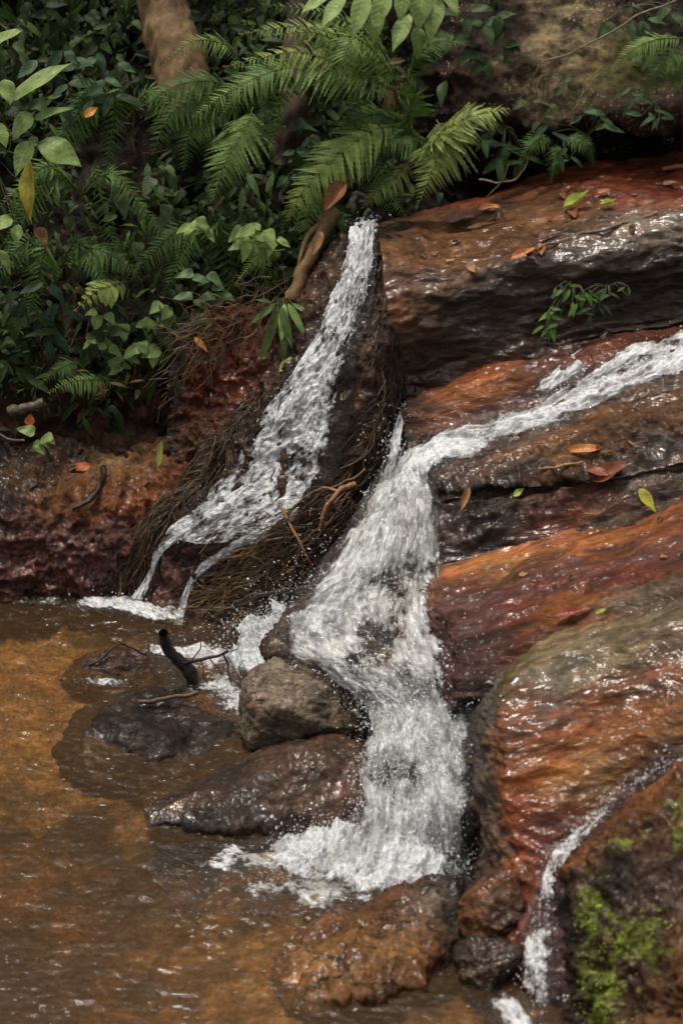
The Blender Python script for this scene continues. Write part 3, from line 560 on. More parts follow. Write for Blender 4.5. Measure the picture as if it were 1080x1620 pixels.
def water(name, L, mat, dens, parent, wav=(.012, .006), seed=0, ext=None):
    nv, nu = L['u'].shape
    fx = np.stack([L['u'] * L['lu'], L['v'] * L['lv'], np.full_like(L['u'], seed * .37)], -1)
    X = fx * (18, 7, 1) + seed
    h = wav[0] * (fbm(X + .8 * fbm(X * .6, 2)[..., None], 4) + .3) + wav[1] * ridged(fx * (45, 20, 1) + seed, 3, .6)
    L['V'] = L['V'] + L['N'] * (h * np.clip(dens + .4, .15, 1.2))[..., None]; normals(L)
    return mesh_obj(name, L['V'].reshape(-1, 3), grid_faces(nv, nu), M[mat], parent, dict(flow=fx.reshape(-1, 3), dens=dens.reshape(-1)))
def spray(name, parent, pts, vel, size, seed=0):
    g = np.random.default_rng(seed); n = len(pts)
    st = g.uniform(1.0, 2.2, n); rad = size * np.exp(g.normal(0, .45, n))
    T = unit(vel + g.normal(0, .5, (n, 3))); A = unit(np.cross(T, g.normal(size=(n, 3)))); B = np.cross(T, A)
    V = pts[:, None] + rad[:, None, None] * (ICO1[None, :, 0:1] * A[:, None] + ICO1[None, :, 1:2] * B[:, None] + ICO1[None, :, 2:3] * (T * st[:, None])[:, None])
    F = (ICO1F[None] + (np.arange(n) * len(ICO1))[:, None, None]).reshape(-1, 3)
    o = mesh_obj(name, V.reshape(-1, 3), F, M['drop'], parent); o['kind'] = 'stuff'; return o
def spray_on(L, dens, n, up=.05, seed=0, vmin=0.0):
    g = np.random.default_rng(seed); w_ = np.clip(dens + .25, 0, 1).reshape(-1) * (L['v'].reshape(-1) >= vmin)
    k = g.choice(len(w_), n, p=w_ / w_.sum())
    return L['V'].reshape(-1, 3)[k] + L['N'].reshape(-1, 3)[k] * (np.abs(g.normal(0, up, (n, 1)))) + g.normal(0, .012, (n, 3))

mt = thing('waterfall', 'wide white main cascade pouring from the middle shelf into the pool', 'waterfall', W(640, 1385))
SH, MO, FR = ROCKS['shelf'], ROCKS['mound'], ROCKS['front']
def on(L, lift): return lambda x, y, c: (x, y, L, c, lift)
q = on(SH, .02)
CH = loft([[q(1180, 500, .35), q(1180, 540, .8), q(1180, 570, .8), q(1180, 600, .45)],
           [q(1080, 512, .45), q(1080, 545, .8), q(1080, 575, .75), q(1080, 615, .4)],
           [q(1000, 530, .5), q(1000, 565, .7), q(1000, 600, .6), q(1000, 632, .35)],
           [q(930, 575, .3), q(935, 605, .62), q(935, 630, .7), q(940, 655, .3)],
           [q(860, 625, .3), q(862, 645, .65), q(865, 662, .72), q(870, 690, .3)],
           [q(790, 650, .4), q(795, 668, .65), q(800, 688, .7), q(805, 712, .3)],
           [q(735, 660, .3), q(742, 684, .6), q(748, 706, .8), q(755, 735, .5)],
           [q(690, 678, .4), q(692, 700, .75), q(696, 718, .9), q(710, 752, .6)],
           [q(640, 702, .6), q(656, 722, .9), q(668, 738, .95), q(695, 768, .8)], [(588, 760, 7.5, .6), (620, 775, 7.47, .9), (655, 790, 7.4, .9), (693, 815, 7.28, .7)], [(560, 830, 7.33, .3), (605, 845, 7.23, .5), (645, 855, 7.18, .5), (692, 870, 7.12, .3)]], .004)
d_ = dens_of(CH, .42, edge=.3, low=.34); water('chute', CH, 'white', d_, mt, (.024, .005), 1); s1 = spray_on(CH, d_, 900, .025, 1)
M['grain'] = white_mat("churned_water", 60, 28, .5, .17)
F1 = loft([[(x + 7 * (i == 3), y, d - .01, .62) for i, (x, y, d) in enumerate(r)] for r in FALL[:7]], .004)
HOLES = [(625, 925, 34, 30, .6), (600, 1010, 34, 40, .7), (640, 900, 20, 25, .35), (585, 1035, 22, 25, .45), (640, 1085, 30, 16, .35), (650, 1105, 18, 10, .3), (610, 1235, 40, 26, .3), (660, 1215, 20, 25, .2), (700, 980, 14, 40, .15)]
d_ = dens_of(F1, .68, HOLES, .17, (0, .10)); water('fall', F1, 'white', d_, mt, (.017, .0035), 2); s2 = spray_on(F1, d_, 2200, .03, 2)
F3 = loft([[(x + 7 * (i == 3), y, d - .015, .62) for i, (x, y, d) in enumerate(r)] for r in FALL[5:]], .004)
d_ = dens_of(F3, .56, HOLES, .10, (.12, .10)); water('fall', F3, 'grain', d_, mt, (.020, .006), 3); s2 = np.concatenate([s2, spray_on(F3, d_, 7000, .04, 3)])
F2 = loft([[(x, y - 6, d - .045, .5) for x, y, d in r] for r in FALL[1:]], .005)
d_ = dens_of(F2, .42, HOLES, .18, (.08, .1)); water('splash_sheet', F2, 'white', d_, mt, (.022, .006), 5)
q = on(SH, .012)
LS = loft([[(632, 640, 7.92, .6), (650, 636, 7.92, .6)], [(618, 680, 7.8, .6), (642, 680, 7.8, .6)], [(606, 730, 7.66, .6), (632, 735, 7.64, .6)], [(585, 780, 7.52, .6), (620, 785, 7.5, .6)]], .004)
d_ = dens_of(LS, .5, edge=.3); water('strand', LS, 'white', d_, mt, (.015, .006), 7); s3 = spray_on(LS, d_, 200, .02, 3)
q = on(SH, .012)
RS = loft([[q(960, 520, .5), q(985, 540, .6)], [q(900, 562, .6), q(925, 590, .5)], [q(868, 588, .7), q(890, 615, .6)], [q(835, 615, .3), q(850, 640, .3)]], .004)
d_ = dens_of(RS, .45, edge=.25, ends=(.1, .1)); water('strand', RS, 'white', d_, mt, (.012, .006), 8)
# foam on the pool round the foot, and splash thrown left over the grey boulder
def wf(px, py, z, c): return (px, py, zw(px, py, z), c)
FO = loft([[wf(425, 1322, .015, .5), wf(540, 1300, .02, .7), wf(640, 1300, .05, .8), wf(750, 1300, .03, .6)],
           [wf(370, 1352, .015, .45), wf(520, 1345, .02, .7), wf(640, 1345, .05, .9), wf(752, 1350, .03, .7)],
           [wf(360, 1378, .012, .35), wf(500, 1378, .018, .55), wf(630, 1385, .03, .75), wf(750, 1390, .02, .6)],
           [wf(360, 1410, .01, .05), wf(480, 1410, .012, .2), wf(610, 1418, .015, .4), wf(745, 1425, .012, .4)],
           [wf(400, 1450, .008, .0), wf(480, 1440, .008, .05), wf(600, 1445, .01, .15), wf(740, 1450, .01, .2)]], .004)
d_ = dens_of(FO, .66, edge=.24, ends=(.2, .45), low=.3); water('foam', FO, 'grain', d_, mt, (.022, .008), 9); s4 = spray_on(FO, d_, 2000, .03, 4)
FW = loft([[wf(250, 1338, .008, .1), wf(360, 1325, .008, .4), wf(480, 1322, .008, .6), wf(600, 1310, .008, .6), wf(750, 1330, .008, .5)], [wf(230, 1370, .008, .2), wf(350, 1365, .008, .5), wf(480, 1370, .008, .7), wf(600, 1380, .008, .7), wf(750, 1380, .008, .6)],
            [wf(260, 1410, .008, .1), wf(360, 1410, .008, .4), wf(480, 1415, .008, .55), wf(600, 1420, .008, .6), wf(745, 1420, .008, .5)], [wf(280, 1450, .008, .0), wf(370, 1450, .008, .2), wf(480, 1455, .008, .35), wf(600, 1455, .008, .4), wf(740, 1450, .008, .3)]], .004)
d_ = dens_of(FW, .34, edge=.2, ends=(.2, .3), low=.5); water('foam', FW, 'froth', d_, mt, (.006, .003), 12)
FV = loft([[wf(210, 1010, .008, .2), wf(300, 1000, .008, .5), wf(400, 985, .008, .7), wf(480, 975, .008, .7)], [wf(230, 1045, .008, .3), wf(310, 1045, .008, .6), wf(390, 1045, .008, .7), wf(470, 1040, .008, .6)], [wf(260, 1085, .008, .2), wf(320, 1085, .008, .5), wf(372, 1090, .008, .5), wf(450, 1090, .008, .3)], [wf(280, 1140, .008, .1), wf(330, 1150, .008, .3), wf(375, 1160, .008, .4), wf(440, 1190, .008, .3)]], .004)
d_ = dens_of(FV, .40, edge=.22, ends=(.25, .3), low=.45); water('foam', FV, 'froth', d_, mt, (.006, .003), 13)
SPL = loft([[wf(370, 985, .02, .2), wf(430, 965, .1, .4), wf(480, 945, .2, .7), wf(530, 930, .28, .7)],
            [wf(350, 1015, .02, .3), wf(420, 1000, .08, .55), wf(480, 990, .18, .75), wf(545, 975, .26, .7)],
            [wf(345, 1042, .02, .3), wf(415, 1030, .06, .6), wf(480, 1025, .22, .65), wf(560, 1020, .27, .7)],
            [wf(330, 1075, .015, .2), wf(372, 1080, .02, .45), wf(400, 1085, .05, .3), wf(570, 1060, .26, .5)]], .004)
d_ = dens_of(SPL, .85, [(440, 1085, 60, 25, .5)], edge=.14, ends=(.15, .15)); water('splash_sheet', SPL, 'grain', d_, mt, (.04, .012), 10); s5 = spray_on(SPL, d_, 2000, .05, 5)
gg = np.random.default_rng(11)
cl = []
for (x, y, z, sx, sy, n) in [(470, 960, .22, .12, .10, 420), (500, 880, .4, .06, .1, 160), (730, 1230, .12, .05, .22, 300), (590, 1330, .08, .16, .05, 350), (420, 1010, .12, .14, .06, 300), (745, 1060, .42, .04, .1, 120), (610, 700, .8, .05, .07, 90), (650, 1140, .3, .1, .18, 300)]:
    c = W(x, y, z); cl.append(c + gg.normal(size=(n, 3)) * (sx, .07, sy))
spray('spray', mt, np.concatenate([s1, s2, s3, s4, s5] + cl), np.array([-.2, -.4, -.6]), .00135, 6)

lt = thing('waterfall', 'narrow lacy left waterfall sliding down the root mound to the pool', 'waterfall', W(230, 950))
q = on(MO, .018)
LF = loft([[(562, 358, 8.46, .35), (574, 353, 8.46, .5), (588, 353, 8.46, .5), (602, 360, 8.46, .35)], [q(553, 366, .7), q(568, 364, .75), q(580, 364, .75), q(596, 370, .6)],
           [q(535, 430, .5), q(553, 430, .7), q(572, 430, .75), q(594, 432, .45)],
           [q(505, 505, .45), q(530, 502, .65), q(556, 500, .55), q(584, 500, .25)],
           [q(458, 585, .5), q(488, 582, .7), q(520, 580, .6), q(560, 580, .25)],
           [q(406, 660, .5), q(446, 658, .7), q(495, 656, .65), q(556, 655, .4)],
           [q(355, 735, .5), q(408, 735, .65), q(468, 735, .6), q(532, 740, .4)],
           [q(298, 800, .5), q(360, 805, .6), q(428, 805, .55), q(492, 812, .35)],
           [q(255, 848, .6), q(310, 860, .55), q(375, 860, .5), q(440, 864, .3)]], .0035)
d_ = dens_of(LF, .46, [(555, 470, 12, 25, .12), (470, 700, 14, 40, .1)], .16); water('fall', LF, 'lace', d_, lt, (.012, .005), 21); t1 = spray_on(LF, d_, 700, .015, 21)
LA = loft([[q(296, 790, .6), q(335, 795, .7), q(385, 800, .55)], [q(250, 838, .65), q(285, 836, .75), q(330, 842, .6)], [q(240, 870, .6), q(252, 872, .7), q(268, 874, .6)], [q(226, 905, .6), q(238, 907, .7), q(250, 908, .6)], [q(200, 945, .6), q(214, 948, .7), q(235, 950, .6)]], .0035)
d_ = dens_of(LA, .56, edge=.45, low=.3); water('strand', LA, 'lace', d_, lt, (.008, .004), 22)
LB = loft([[q(420, 825, .4), q(436, 835, .5), q(450, 845, .3)], [q(362, 850, .45), q(382, 858, .6), q(402, 868, .45)], [q(312, 885, .55), q(328, 892, .7), q(346, 900, .55)], [q(292, 918, .5), q(302, 922, .6), q(314, 926, .5)], [q(276, 960, .5), q(286, 964, .6), q(300, 968, .5)], [q(262, 985, .5), q(280, 990, .6), q(300, 992, .5)]], .0035)
d_ = dens_of(LB, .6, edge=.4, low=.25); water('strand', LB, 'lace', d_, lt, (.007, .004), 23)
for k, (rows, bs) in enumerate([([[wf(100, 940, .012, .5), wf(170, 938, .012, .6), wf(240, 942, .015, .6), wf(300, 962, .012, .4)], [wf(90, 955, .012, .5), wf(165, 956, .012, .7), wf(240, 960, .015, .7), wf(310, 978, .012, .5)], [wf(110, 968, .01, .2), wf(180, 970, .01, .4), wf(240, 985, .012, .6), wf(320, 992, .01, .3)]], .5),
                                ([[wf(10, 938, .012, .5), wf(60, 942, .012, .5), wf(110, 945, .012, .3)], [wf(0, 955, .012, .4), wf(60, 958, .012, .4), wf(115, 958, .012, .2)]], .4),
                                ([[wf(110, 1072, .012, .4), wf(170, 1070, .012, .6), wf(230, 1074, .012, .4)], [wf(120, 1088, .012, .3), wf(175, 1088, .012, .5), wf(225, 1090, .012, .3)]], .42),
                                ([[wf(210, 1015, .012, .4), wf(270, 1020, .012, .6), wf(350, 1030, .012, .4)], [wf(215, 1035, .012, .3), wf(275, 1045, .012, .6), wf(350, 1055, .012, .5)]], .45)]):
    L = loft(rows, .004); d_ = dens_of(L, bs, edge=.22, ends=(.25, .25)); water('foam', L, 'foam', d_, lt, (.006, .004), 24 + k)
spray('spray', lt, np.concatenate([t1, np.array([W(230, 940, .04)]) + gg.normal(size=(120, 3)) * (.12, .05, .03)]), np.array([-.4, -.3, -.7]), .0015, 8)

rt = thing('waterfall', 'thin red tinted rivulet running between the front outcrop and the mossy rock', 'waterfall', W(820, 1590))
q = on(FR, .015)
RV = loft([[q(1180, 1140, .4), q(1180, 1165, .5), q(1180, 1185, .4)], [q(1070, 1185, .3), q(1070, 1205, .4), q(1075, 1225, .3)], [q(1000, 1222, .35), q(1005, 1245, .5), q(1012, 1262, .4)],
           [q(930, 1285, .35), q(940, 1302, .5), q(950, 1315, .35)], [q(868, 1345, .4), q(885, 1362, .55), q(900, 1378, .4)], [q(845, 1400, .3), q(865, 1415, .4), q(888, 1425, .3)],
           [q(822, 1480, .35), q(856, 1490, .5), q(888, 1490, .3)], [q(812, 1560, .35), q(850, 1565, .5), q(886, 1570, .3)], [q(802, 1630, .35), q(845, 1640, .5), q(880, 1640, .3)]], .0035)
d_ = dens_of(RV, .44, edge=.34, low=.4); water('fall', RV, 'grain', d_, rt, (.010, .006), 31); u1 = spray_on(RV, d_, 500, .02, 31)
FB = loft([[wf(730, 1560, .02, .3), wf(780, 1560, .03, .6), wf(830, 1580, .03, .6)], [wf(740, 1585, .02, .5), wf(800, 1590, .04, .8), wf(850, 1605, .03, .6)], [wf(770, 1630, .02, .5), wf(820, 1630, .03, .8), wf(870, 1640, .02, .6)], [wf(790, 1690, .02, .3), wf(840, 1690, .02, .4), wf(880, 1690, .02, .3)]], .004)
d_ = dens_of(FB, .56, edge=.45, ends=(.4, .2), low=.6); water('foam', FB, 'grain', d_, rt, (.025, .008), 32)
spray('spray', rt, u1, np.array([-.3, -.3, -.7]), .0015, 9)

# floating bubbles and flecks drifting over the pool
g = np.random.default_rng(5); n = 9000
fp = np.stack([g.uniform(-40, 760, n), 950 + 660 * g.random(n) ** .9], -1)
q = np.stack([fp[:, 0] / 120, fp[:, 1] / 26, fp[:, 0] * 0], -1); pw = sstep(.05, .75, fbm(q + .5 * fbm(q, 2)[:, None], 3)) * .35
for (x, y, sx, sy, a) in [(480, 1375, 200, 50, .8), (250, 1170, 150, 60, .55), (420, 1215, 120, 40, .5), (320, 1050, 90, 40, .6), (150, 960, 150, 30, .4), (330, 1390, 160, 40, .35), (620, 1440, 90, 30, .4)]:
    pw = np.maximum(pw, a * np.exp(-((fp[:, 0] - x) / sx) ** 2 - ((fp[:, 1] - y) / sy) ** 2) * (.35 + .65 * (pw > .1)))
keep = g.random(n) < pw; fp = fp[keep]
fv = np.array([W(a, b, .004) for a, b in fp]); fr_ = np.exp(g.normal(-6.75, .5, len(fv)))
ell = np.stack([fr_ * g.uniform(.8, 4.5, len(fv)) ** 1.1, fr_ * .9, fr_ * .45], -1)
V = fv[:, None] + ICO1[None] * ell[:, None]
tag(mesh_obj('bubbles', V.reshape(-1, 3), (ICO1F[None] + (np.arange(len(fv)) * len(ICO1))[:, None, None]).reshape(-1, 3), M['drop']), 'white flecks and bubbles drifting on the amber pool', 'foam', kind='stuff')

# ------------------------------------------------------------------ tubes, roots and sticks
def tubes(lines, k=5):
    Vs, Fs, b = [], [], 0
    for pts, rad in lines:
        pts = np.asarray(pts, float); rad = np.broadcast_to(rad, len(pts))
        t = unit(np.gradient(pts, axis=0)); a = unit(np.cross(t, (.31, .82, .47))); c = np.cross(t, a)
        th = np.linspace(0, 2 * np.pi, k, endpoint=False)
        ring = pts[:, None] + rad[:, None, None] * (np.cos(th)[None, :, None] * a[:, None] + np.sin(th)[None, :, None] * c[:, None])
        n = len(pts); i = np.arange(n * k).reshape(n, k); j = np.roll(i, -1, 1)
        Vs.append(ring.reshape(-1, 3)); Fs.append(np.stack([i[:-1], j[:-1], j[1:], i[1:]], -1).reshape(-1, 4) + b); b += n * k
    return np.concatenate(Vs), np.concatenate(Fs)
def curve(pts, n): return cr(np.asarray(pts, float), np.linspace(0, 1, n))
def wob(pts, a, f=9.0, s=0): 
    pts = np.asarray(pts); X = pts * f + s; return pts + a * np.stack([fbm(X, 3), fbm(X + 40, 3), fbm(X + 80, 3)], -1)
def fibres(name, label, L, ur, vr, n, length, cols, lift=(.004, .03), rad=.0022, drift=0.0, seed=0, sag=0.0):
    g = np.random.default_rng(seed); nv, nu = L['u'].shape; lines = []; C = []
    for k in range(n):
        u0 = g.uniform(*ur); v0 = g.uniform(*vr); ln = length * g.uniform(.4, 1.3); m = 9
        v = np.clip(v0 + np.linspace(0, ln, m), 0, 1); u = np.clip(u0 + np.linspace(0, 1, m) * (drift + g.normal(0, .09)), 0, 1)
        i, j = v * (nv - 1), u * (nu - 1); i0 = i.astype(int); j0 = j.astype(int)
        lf = g.uniform(*lift) + np.linspace(0, 1, m) ** 2 * sag * g.uniform(0, 1)
        p = L['V'][i0, j0] + L['N'][i0, j0] * lf[:, None] if np.ndim(lf) else 0
        p = cr(p[::2], np.linspace(0, 1, m)); p = wob(p, .022, 8, k * .03)
        r = rad * np.exp(g.normal(-.1, .6)) * np.linspace(1, .35, m); lines.append((p, r))
        C.append(np.tile(np.array(cols[g.integers(len(cols))]) * g.uniform(.6, 1.4), (m * 4, 1)))
    V, F = tubes(lines, 4)
    o = mesh_obj(name, V, F, M['fibre'], attrs=dict(tint=np.concatenate(C))); return tag(o, label, 'roots')
TAN, BRN, DRK = (.15, .09, .04), (.065, .036, .018), (.025, .016, .011)
fibres('root_mat', 'brown mat of fibrous roots hanging down the right side of the mound', MO, (.72, .95), (.35, .66), 260, .14, (DRK, BRN, DRK, DRK, TAN), (.0, .014), .0019, 0, 1)
fibres('root_mat', 'straw coloured hanging root tuft above the pinkish stone', MO, (.68, .96), (.62, .82), 800, .13, (TAN, BRN, BRN, DRK), (.005, .06), .0018, -.05, 2, .05)
fibres('root_mat', 'pale straw tufts trailing from the lower right of the mound over the splash', MO, (.60, .84), (.70, .88), 420, .12, ((.24, .15, .06), TAN, TAN, BRN), (.01, .05), .0017, -.12, 12, .06)
fibres('root_mat', 'dark brown root fringe along the left edge of the left waterfall', MO, (0, .13), (.42, .86), 900, .12, (BRN, DRK, BRN, TAN), (.0, .03), .0018, -.02, 3, .02)
fibres('root_mat', 'dark fine roots clinging to the steep edge beside the upper ledge', MO, (.72, 1.0), (.04, .42), 420, .16, (DRK, DRK, BRN), (.0, .008), .0016, 0, 4)

def stick(name, label, pts, r0, r1, col, cat='stick', side=(), n=20, wobble=.012, mat='stick', group=None):
    lines = []
    p = wob(curve(pts, n), wobble, 8, len(label) * .37); lines.append((p, np.linspace(r0, r1, n) * (1 + .25 * fbm(p * 30, 2))))
    for s_ in side:
        a = wob(curve(s_[0], 10), wobble * .6, 10, s_[1] * 99); lines.append((a, np.linspace(s_[1], s_[1] * .35, 10)))
    V, F = tubes(lines, 7)
    return tag(mesh_obj(name, V, F, M[mat], attrs=dict(tint=np.tile(col, (len(V), 1)))), label, cat, group)
SN = ROCKS['shore']
K_ = (.02, .014, .011)
sn = thing('dead_branch', 'black dead branch rearing out of the pool with thin twigs', 'branch', W(295, 1085))
def part_tubes(name, parent, lines, mat, col, k=7):
    V, F = tubes(lines, k); return mesh_obj(name, V, F, M[mat], parent, dict(tint=np.tile(col, (len(V), 1))))
dz = zw(295, 1085)
def D(x, y, dd=0): return P(x, y, dz + dd)
p = wob(curve([D(305, 1090), D(300, 1062), D(282, 1048), D(268, 1025), D(258, 1002, -.02)], 22), .008, 12)
part_tubes('stem', sn, [(p, np.linspace(.026, .018, 22) * (1 + .3 * fbm(p * 30, 2)))], 'stick', K_, 9)
for a, r in [([D(285, 1050), D(310, 1045, -.03), D(340, 1038, -.05), D(360, 1028, -.06)], .008), ([D(352, 1032, -.05), D(360, 1055, -.05), D(366, 1080, -.05)], .004), ([D(258, 1004), D(264, 985), D(266, 970)], .002), ([D(300, 1050), D(318, 1028), D(312, 1010)], .003), ([D(318, 1045), D(322, 1070), D(334, 1088)], .0025), ([D(335, 1040), D(348, 1062), D(342, 1080)], .0025), ([D(345, 1036), D(372, 1030, -.05), D(378, 1015, -.05)], .0025)]:
    part_tubes('twig', sn, [(wob(curve(a, 12), .008, 14), np.linspace(r, r * .5, 12))], 'stick', K_, 6)
stick('stick', 'brown stick lying on the half sunken boulder under the dead branch', [W(215, 1112, .05), W(255, 1105, .055), W(312, 1096, .05)], .009, .007, (.10, .06, .035))
stick('twig', 'forked thin twig in the water left of the dead branch', [W(140, 1050, .02), W(175, 1030, .06), W(198, 1018, .08), W(235, 1040, .02)], .0045, .003, K_, side=[([W(198, 1018, .08), W(178, 1010, .1)], .003), ([W(165, 1034, .05), W(185, 1045, .02)], .003)])
stick('stick', 'black bent stick lying on the amber flat of the left shore rock', [surf(SN, 163, 742, .03), surf(SN, 158, 768, .04), surf(SN, 140, 795, .04), surf(SN, 116, 808, .03)], .014, .009, K_)
stick('stick', 'dark stick wedged under the roots beside the splash', [P(372, 952, 7.45), P(400, 938, 7.42), P(440, 934, 7.38), P(487, 932, 7.3)], .008, .010, (.03, .02, .015), side=[([P(376, 948, 7.45), P(370, 975, 7.44)], .005)])
stick('root', 'orange brown woody root curling out of the mound beside the cascade', [surf(MO, 560, 770, .06), surf(MO, 535, 775, .08), surf(MO, 518, 800, .08), surf(MO, 505, 840, .05)], .012, .008, (.25, .12, .045), 'roots', side=[([surf(MO, 532, 778, .08), surf(MO, 512, 770, .08), surf(MO, 490, 780, .06)], .007), ([surf(MO, 440, 800, .05), surf(MO, 470, 850, .08), surf(MO, 490, 890, .09), surf(MO, 500, 905, .07)], .006)])
UP = ROCKS['upper']
stick('stick', 'long thin grey stick lying along the edge of the upper ledge', [surf(UP, 850, 398, .02), surf(UP, 905, 372, .02), surf(UP, 960, 362, .02), surf(UP, 1035, 340, .02)], .006, .008, (.17, .12, .08))
stick('stick', 'short reddish stick at the far right of the upper ledge', [surf(UP, 1045, 270, .02), surf(UP, 1120, 255, .02)], .010, .009, (.30, .12, .05))
stick('stick', 'tan stick lying on the middle shelf below the orange leaf', [surf(SH, 852, 742, .015), surf(SH, 885, 738, .015), surf(SH, 922, 730, .015)], .006, .004, (.30, .17, .07))
stick('stick', 'pale stick crossing the back of the upper ledge near the curled leaf', [surf(UP, 760, 356, .015), surf(UP, 790, 345, .015), surf(UP, 828, 362, .015)], .003, .002, (.22, .14, .06))
stick('log', 'short grey brown log at the foot of the undergrowth on the left bank', [P(18, 652, 8.25), P(45, 642, 8.2), P(72, 634, 8.2)], .020, .017, (.10, .075, .05), 'log')
stick('stick', 'grey stick poking in from the left edge above the shore rock', [P(-40, 682, 8.2), P(0, 690, 8.15), P(38, 697, 8.15)], .006, .005, (.10, .085, .07))
stick('root', 'thick brown root standing beside the top of the left waterfall', [P(525, 330, 8.5), P(505, 380, 8.42), P(480, 425, 8.33), P(462, 475, 8.25)], .032, .026, (.19, .11, .045), 'roots', side=[([P(515, 350, 8.46), P(485, 372, 8.4), P(475, 410, 8.34), P(470, 440, 8.3)], .014)], mat='bark')
stick('vine', 'thin pale vine hanging across the lichen rock wall', [P(1068, 0, 8.7), P(990, 35, 8.68), P(900, 85, 8.66), P(855, 98, 8.66), P(842, 125, 8.68), P(838, 165, 8.7)], .004, .003, (.20, .15, .09), 'vine')
stick('vine', 'thin drooping stem under the rock overhang with a dark knot', [P(952, 105, 8.62), P(925, 130, 8.6), P(915, 160, 8.58), P(898, 190, 8.6)], .003, .003, (.22, .16, .07), 'vine')
stick('stick', 'crooked pale twig in the dark recess behind the upper ledge', [P(755, 285, 8.75), P(790, 286, 8.72), P(815, 280, 8.7), P(830, 265, 8.7), P(836, 245, 8.7)], .005, .003, (.20, .13, .06), side=[([P(800, 285, 8.72), P(783, 262, 8.7)], .003), ([P(806, 258, 8.7), P(790, 290, 8.7), P(760, 322, 8.7)], .004)])

# trees
def trunk(label, pts, r0, r1, col, seed):
    t = thing('tree', label, 'tree', pts[-1]); p = wob(curve(pts, 40), .008, 4, seed); r = np.linspace(r0, r1, 40)
    V, F = tubes([(p, r)], 32); c = np.repeat(p, 32, 0); nn = unit(V - c)
    h = .014 * ridged(V * (20, 20, 9), 4) + .006 * fbm(V * 6, 3) + .004 * fbm(V * 50, 3); V = V + nn * h[:, None]
    mesh_obj('trunk', V, F, M['bark'], t, dict(tint=np.tile(col, (len(V), 1))))
    return t
trunk('brown barked tree trunk rising from the undergrowth at the top left', [P(225, -420, 9.6), P(250, -100, 9.35), P(262, 20, 9.2), P(285, 110, 9.05), P(305, 190, 8.95)], .075, .10, (.16, .095, .042), 3)
trunk('dark slender tree trunk half hidden behind the fern fronds', [P(470, -420, 9.9), P(475, -100, 9.4), P(470, 60, 9.2), P(462, 170, 9.0), P(455, 260, 8.95)], .032, .04, (.05, .03, .018), 5)

# ------------------------------------------------------------------ leaves
def outline(kind, t):
    if kind == 'ovate': return np.sin(np.pi * np.clip(t, 0, 1) ** .72) ** .9
    if kind == 'lance': return np.sin(np.pi * t ** .8) ** .85
    if kind == 'heart': return np.where(t < .12, .55 + t * 3.0, np.cos((t - .12) / .88 * np.pi / 2) ** .85 * .95)
    if kind == 'pinna': return np.clip((1 - t) ** .7 * (.72 + .28 * np.sin(t * 47)), 0, 1) * np.clip(t * 12, .4, 1)
    return np.sin(np.pi * t)
def leafset(base, dr, nm, L, Wd, col, kind='ovate', bend=.25, fold=.25, nt_=7, curl=0.0, seed=0):
    base, dr, nm = map(lambda a: np.atleast_2d(np.asarray(a, float)), (base, dr, nm)); n = len(base)
    L = np.broadcast_to(L, n).astype(float); Wd = np.broadcast_to(Wd, n).astype(float); col = np.broadcast_to(col, (n, 3)); bend = np.broadcast_to(bend, n); curl = np.broadcast_to(curl, n)
    dr = unit(dr); nm = unit(nm - (nm * dr).sum(-1, keepdims=True) * dr); sd_ = np.cross(dr, nm)
    t = np.linspace(0, 1, nt_); x = np.array([-1, -.5, 0, .5, 1]); w_ = outline(kind, t); w_[-1] = 0.02
    T, X = np.meshgrid(t, x, indexing='ij'); Wt = np.repeat(w_[:, None], 5, 1)
    g = np.random.default_rng(seed); ph = g.uniform(0, 6.28, n)
    along = L[:, None, None] * T[None]
    up = L[:, None, None] * (-bend[:, None, None] * T[None] ** 2 + curl[:, None, None] * T[None] ** 3) + Wd[:, None, None] * .5 * fold * (np.abs(X) * Wt)[None] + Wd[:, None, None] * .06 * np.sin(T[None] * 9 + X[None] * 2 + ph[:, None, None])
    ac = Wd[:, None, None] * .5 * (X * Wt)[None]
    V = base[:, None, None] + along[..., None] * dr[:, None, None] + ac[..., None] * sd_[:, None, None] + up[..., None] * nm[:, None, None]
    m = nt_ * 5; F = (grid_faces(nt_, 5)[None] + (np.arange(n) * m)[:, None, None]).reshape(-1, 4)
    return V.reshape(-1, 3), F, np.repeat(col, m, 0), np.tile(np.stack([X, T, T * 0], -1).reshape(-1, 3), (n, 1))
def join(parts):
    V, F, C, U, b = [], [], [], [], 0
    for v, f, c, u in parts: V.append(v); F.append(f + b); C.append(c); U.append(u); b += len(v)
    return np.concatenate(V), np.concatenate(F), np.concatenate(C), np.concatenate(U)
def leaf_obj(name, parts, parent=None, mat='leaf'):
    V, F, C, U = join(parts); return mesh_obj(name, V, F, M[mat], parent, dict(tint=C, luv=U))
def imgdir(a, toward=0.0):
    a = np.radians(a); return unit(np.cos(a)[..., None] * RGT + np.sin(a)[..., None] * UPV - np.asarray(toward)[..., None] * FWD) if np.ndim(a) else unit(math.cos(a) * RGT + math.sin(a) * UPV - toward * FWD)
FACE = unit(np.array([0.1, -.55, .83]))
PXM = 3654.0
def pxlen(px, d): return px * (d / cp) / PXM * .97
G1, G2, G3, G4, G5, G6, G7 = (.034, .056, .012), (.068, .112, .022), (.10, .165, .04), (.13, .25, .10), (.20, .30, .11), (.36, .30, .05), (.12, .18, .05)

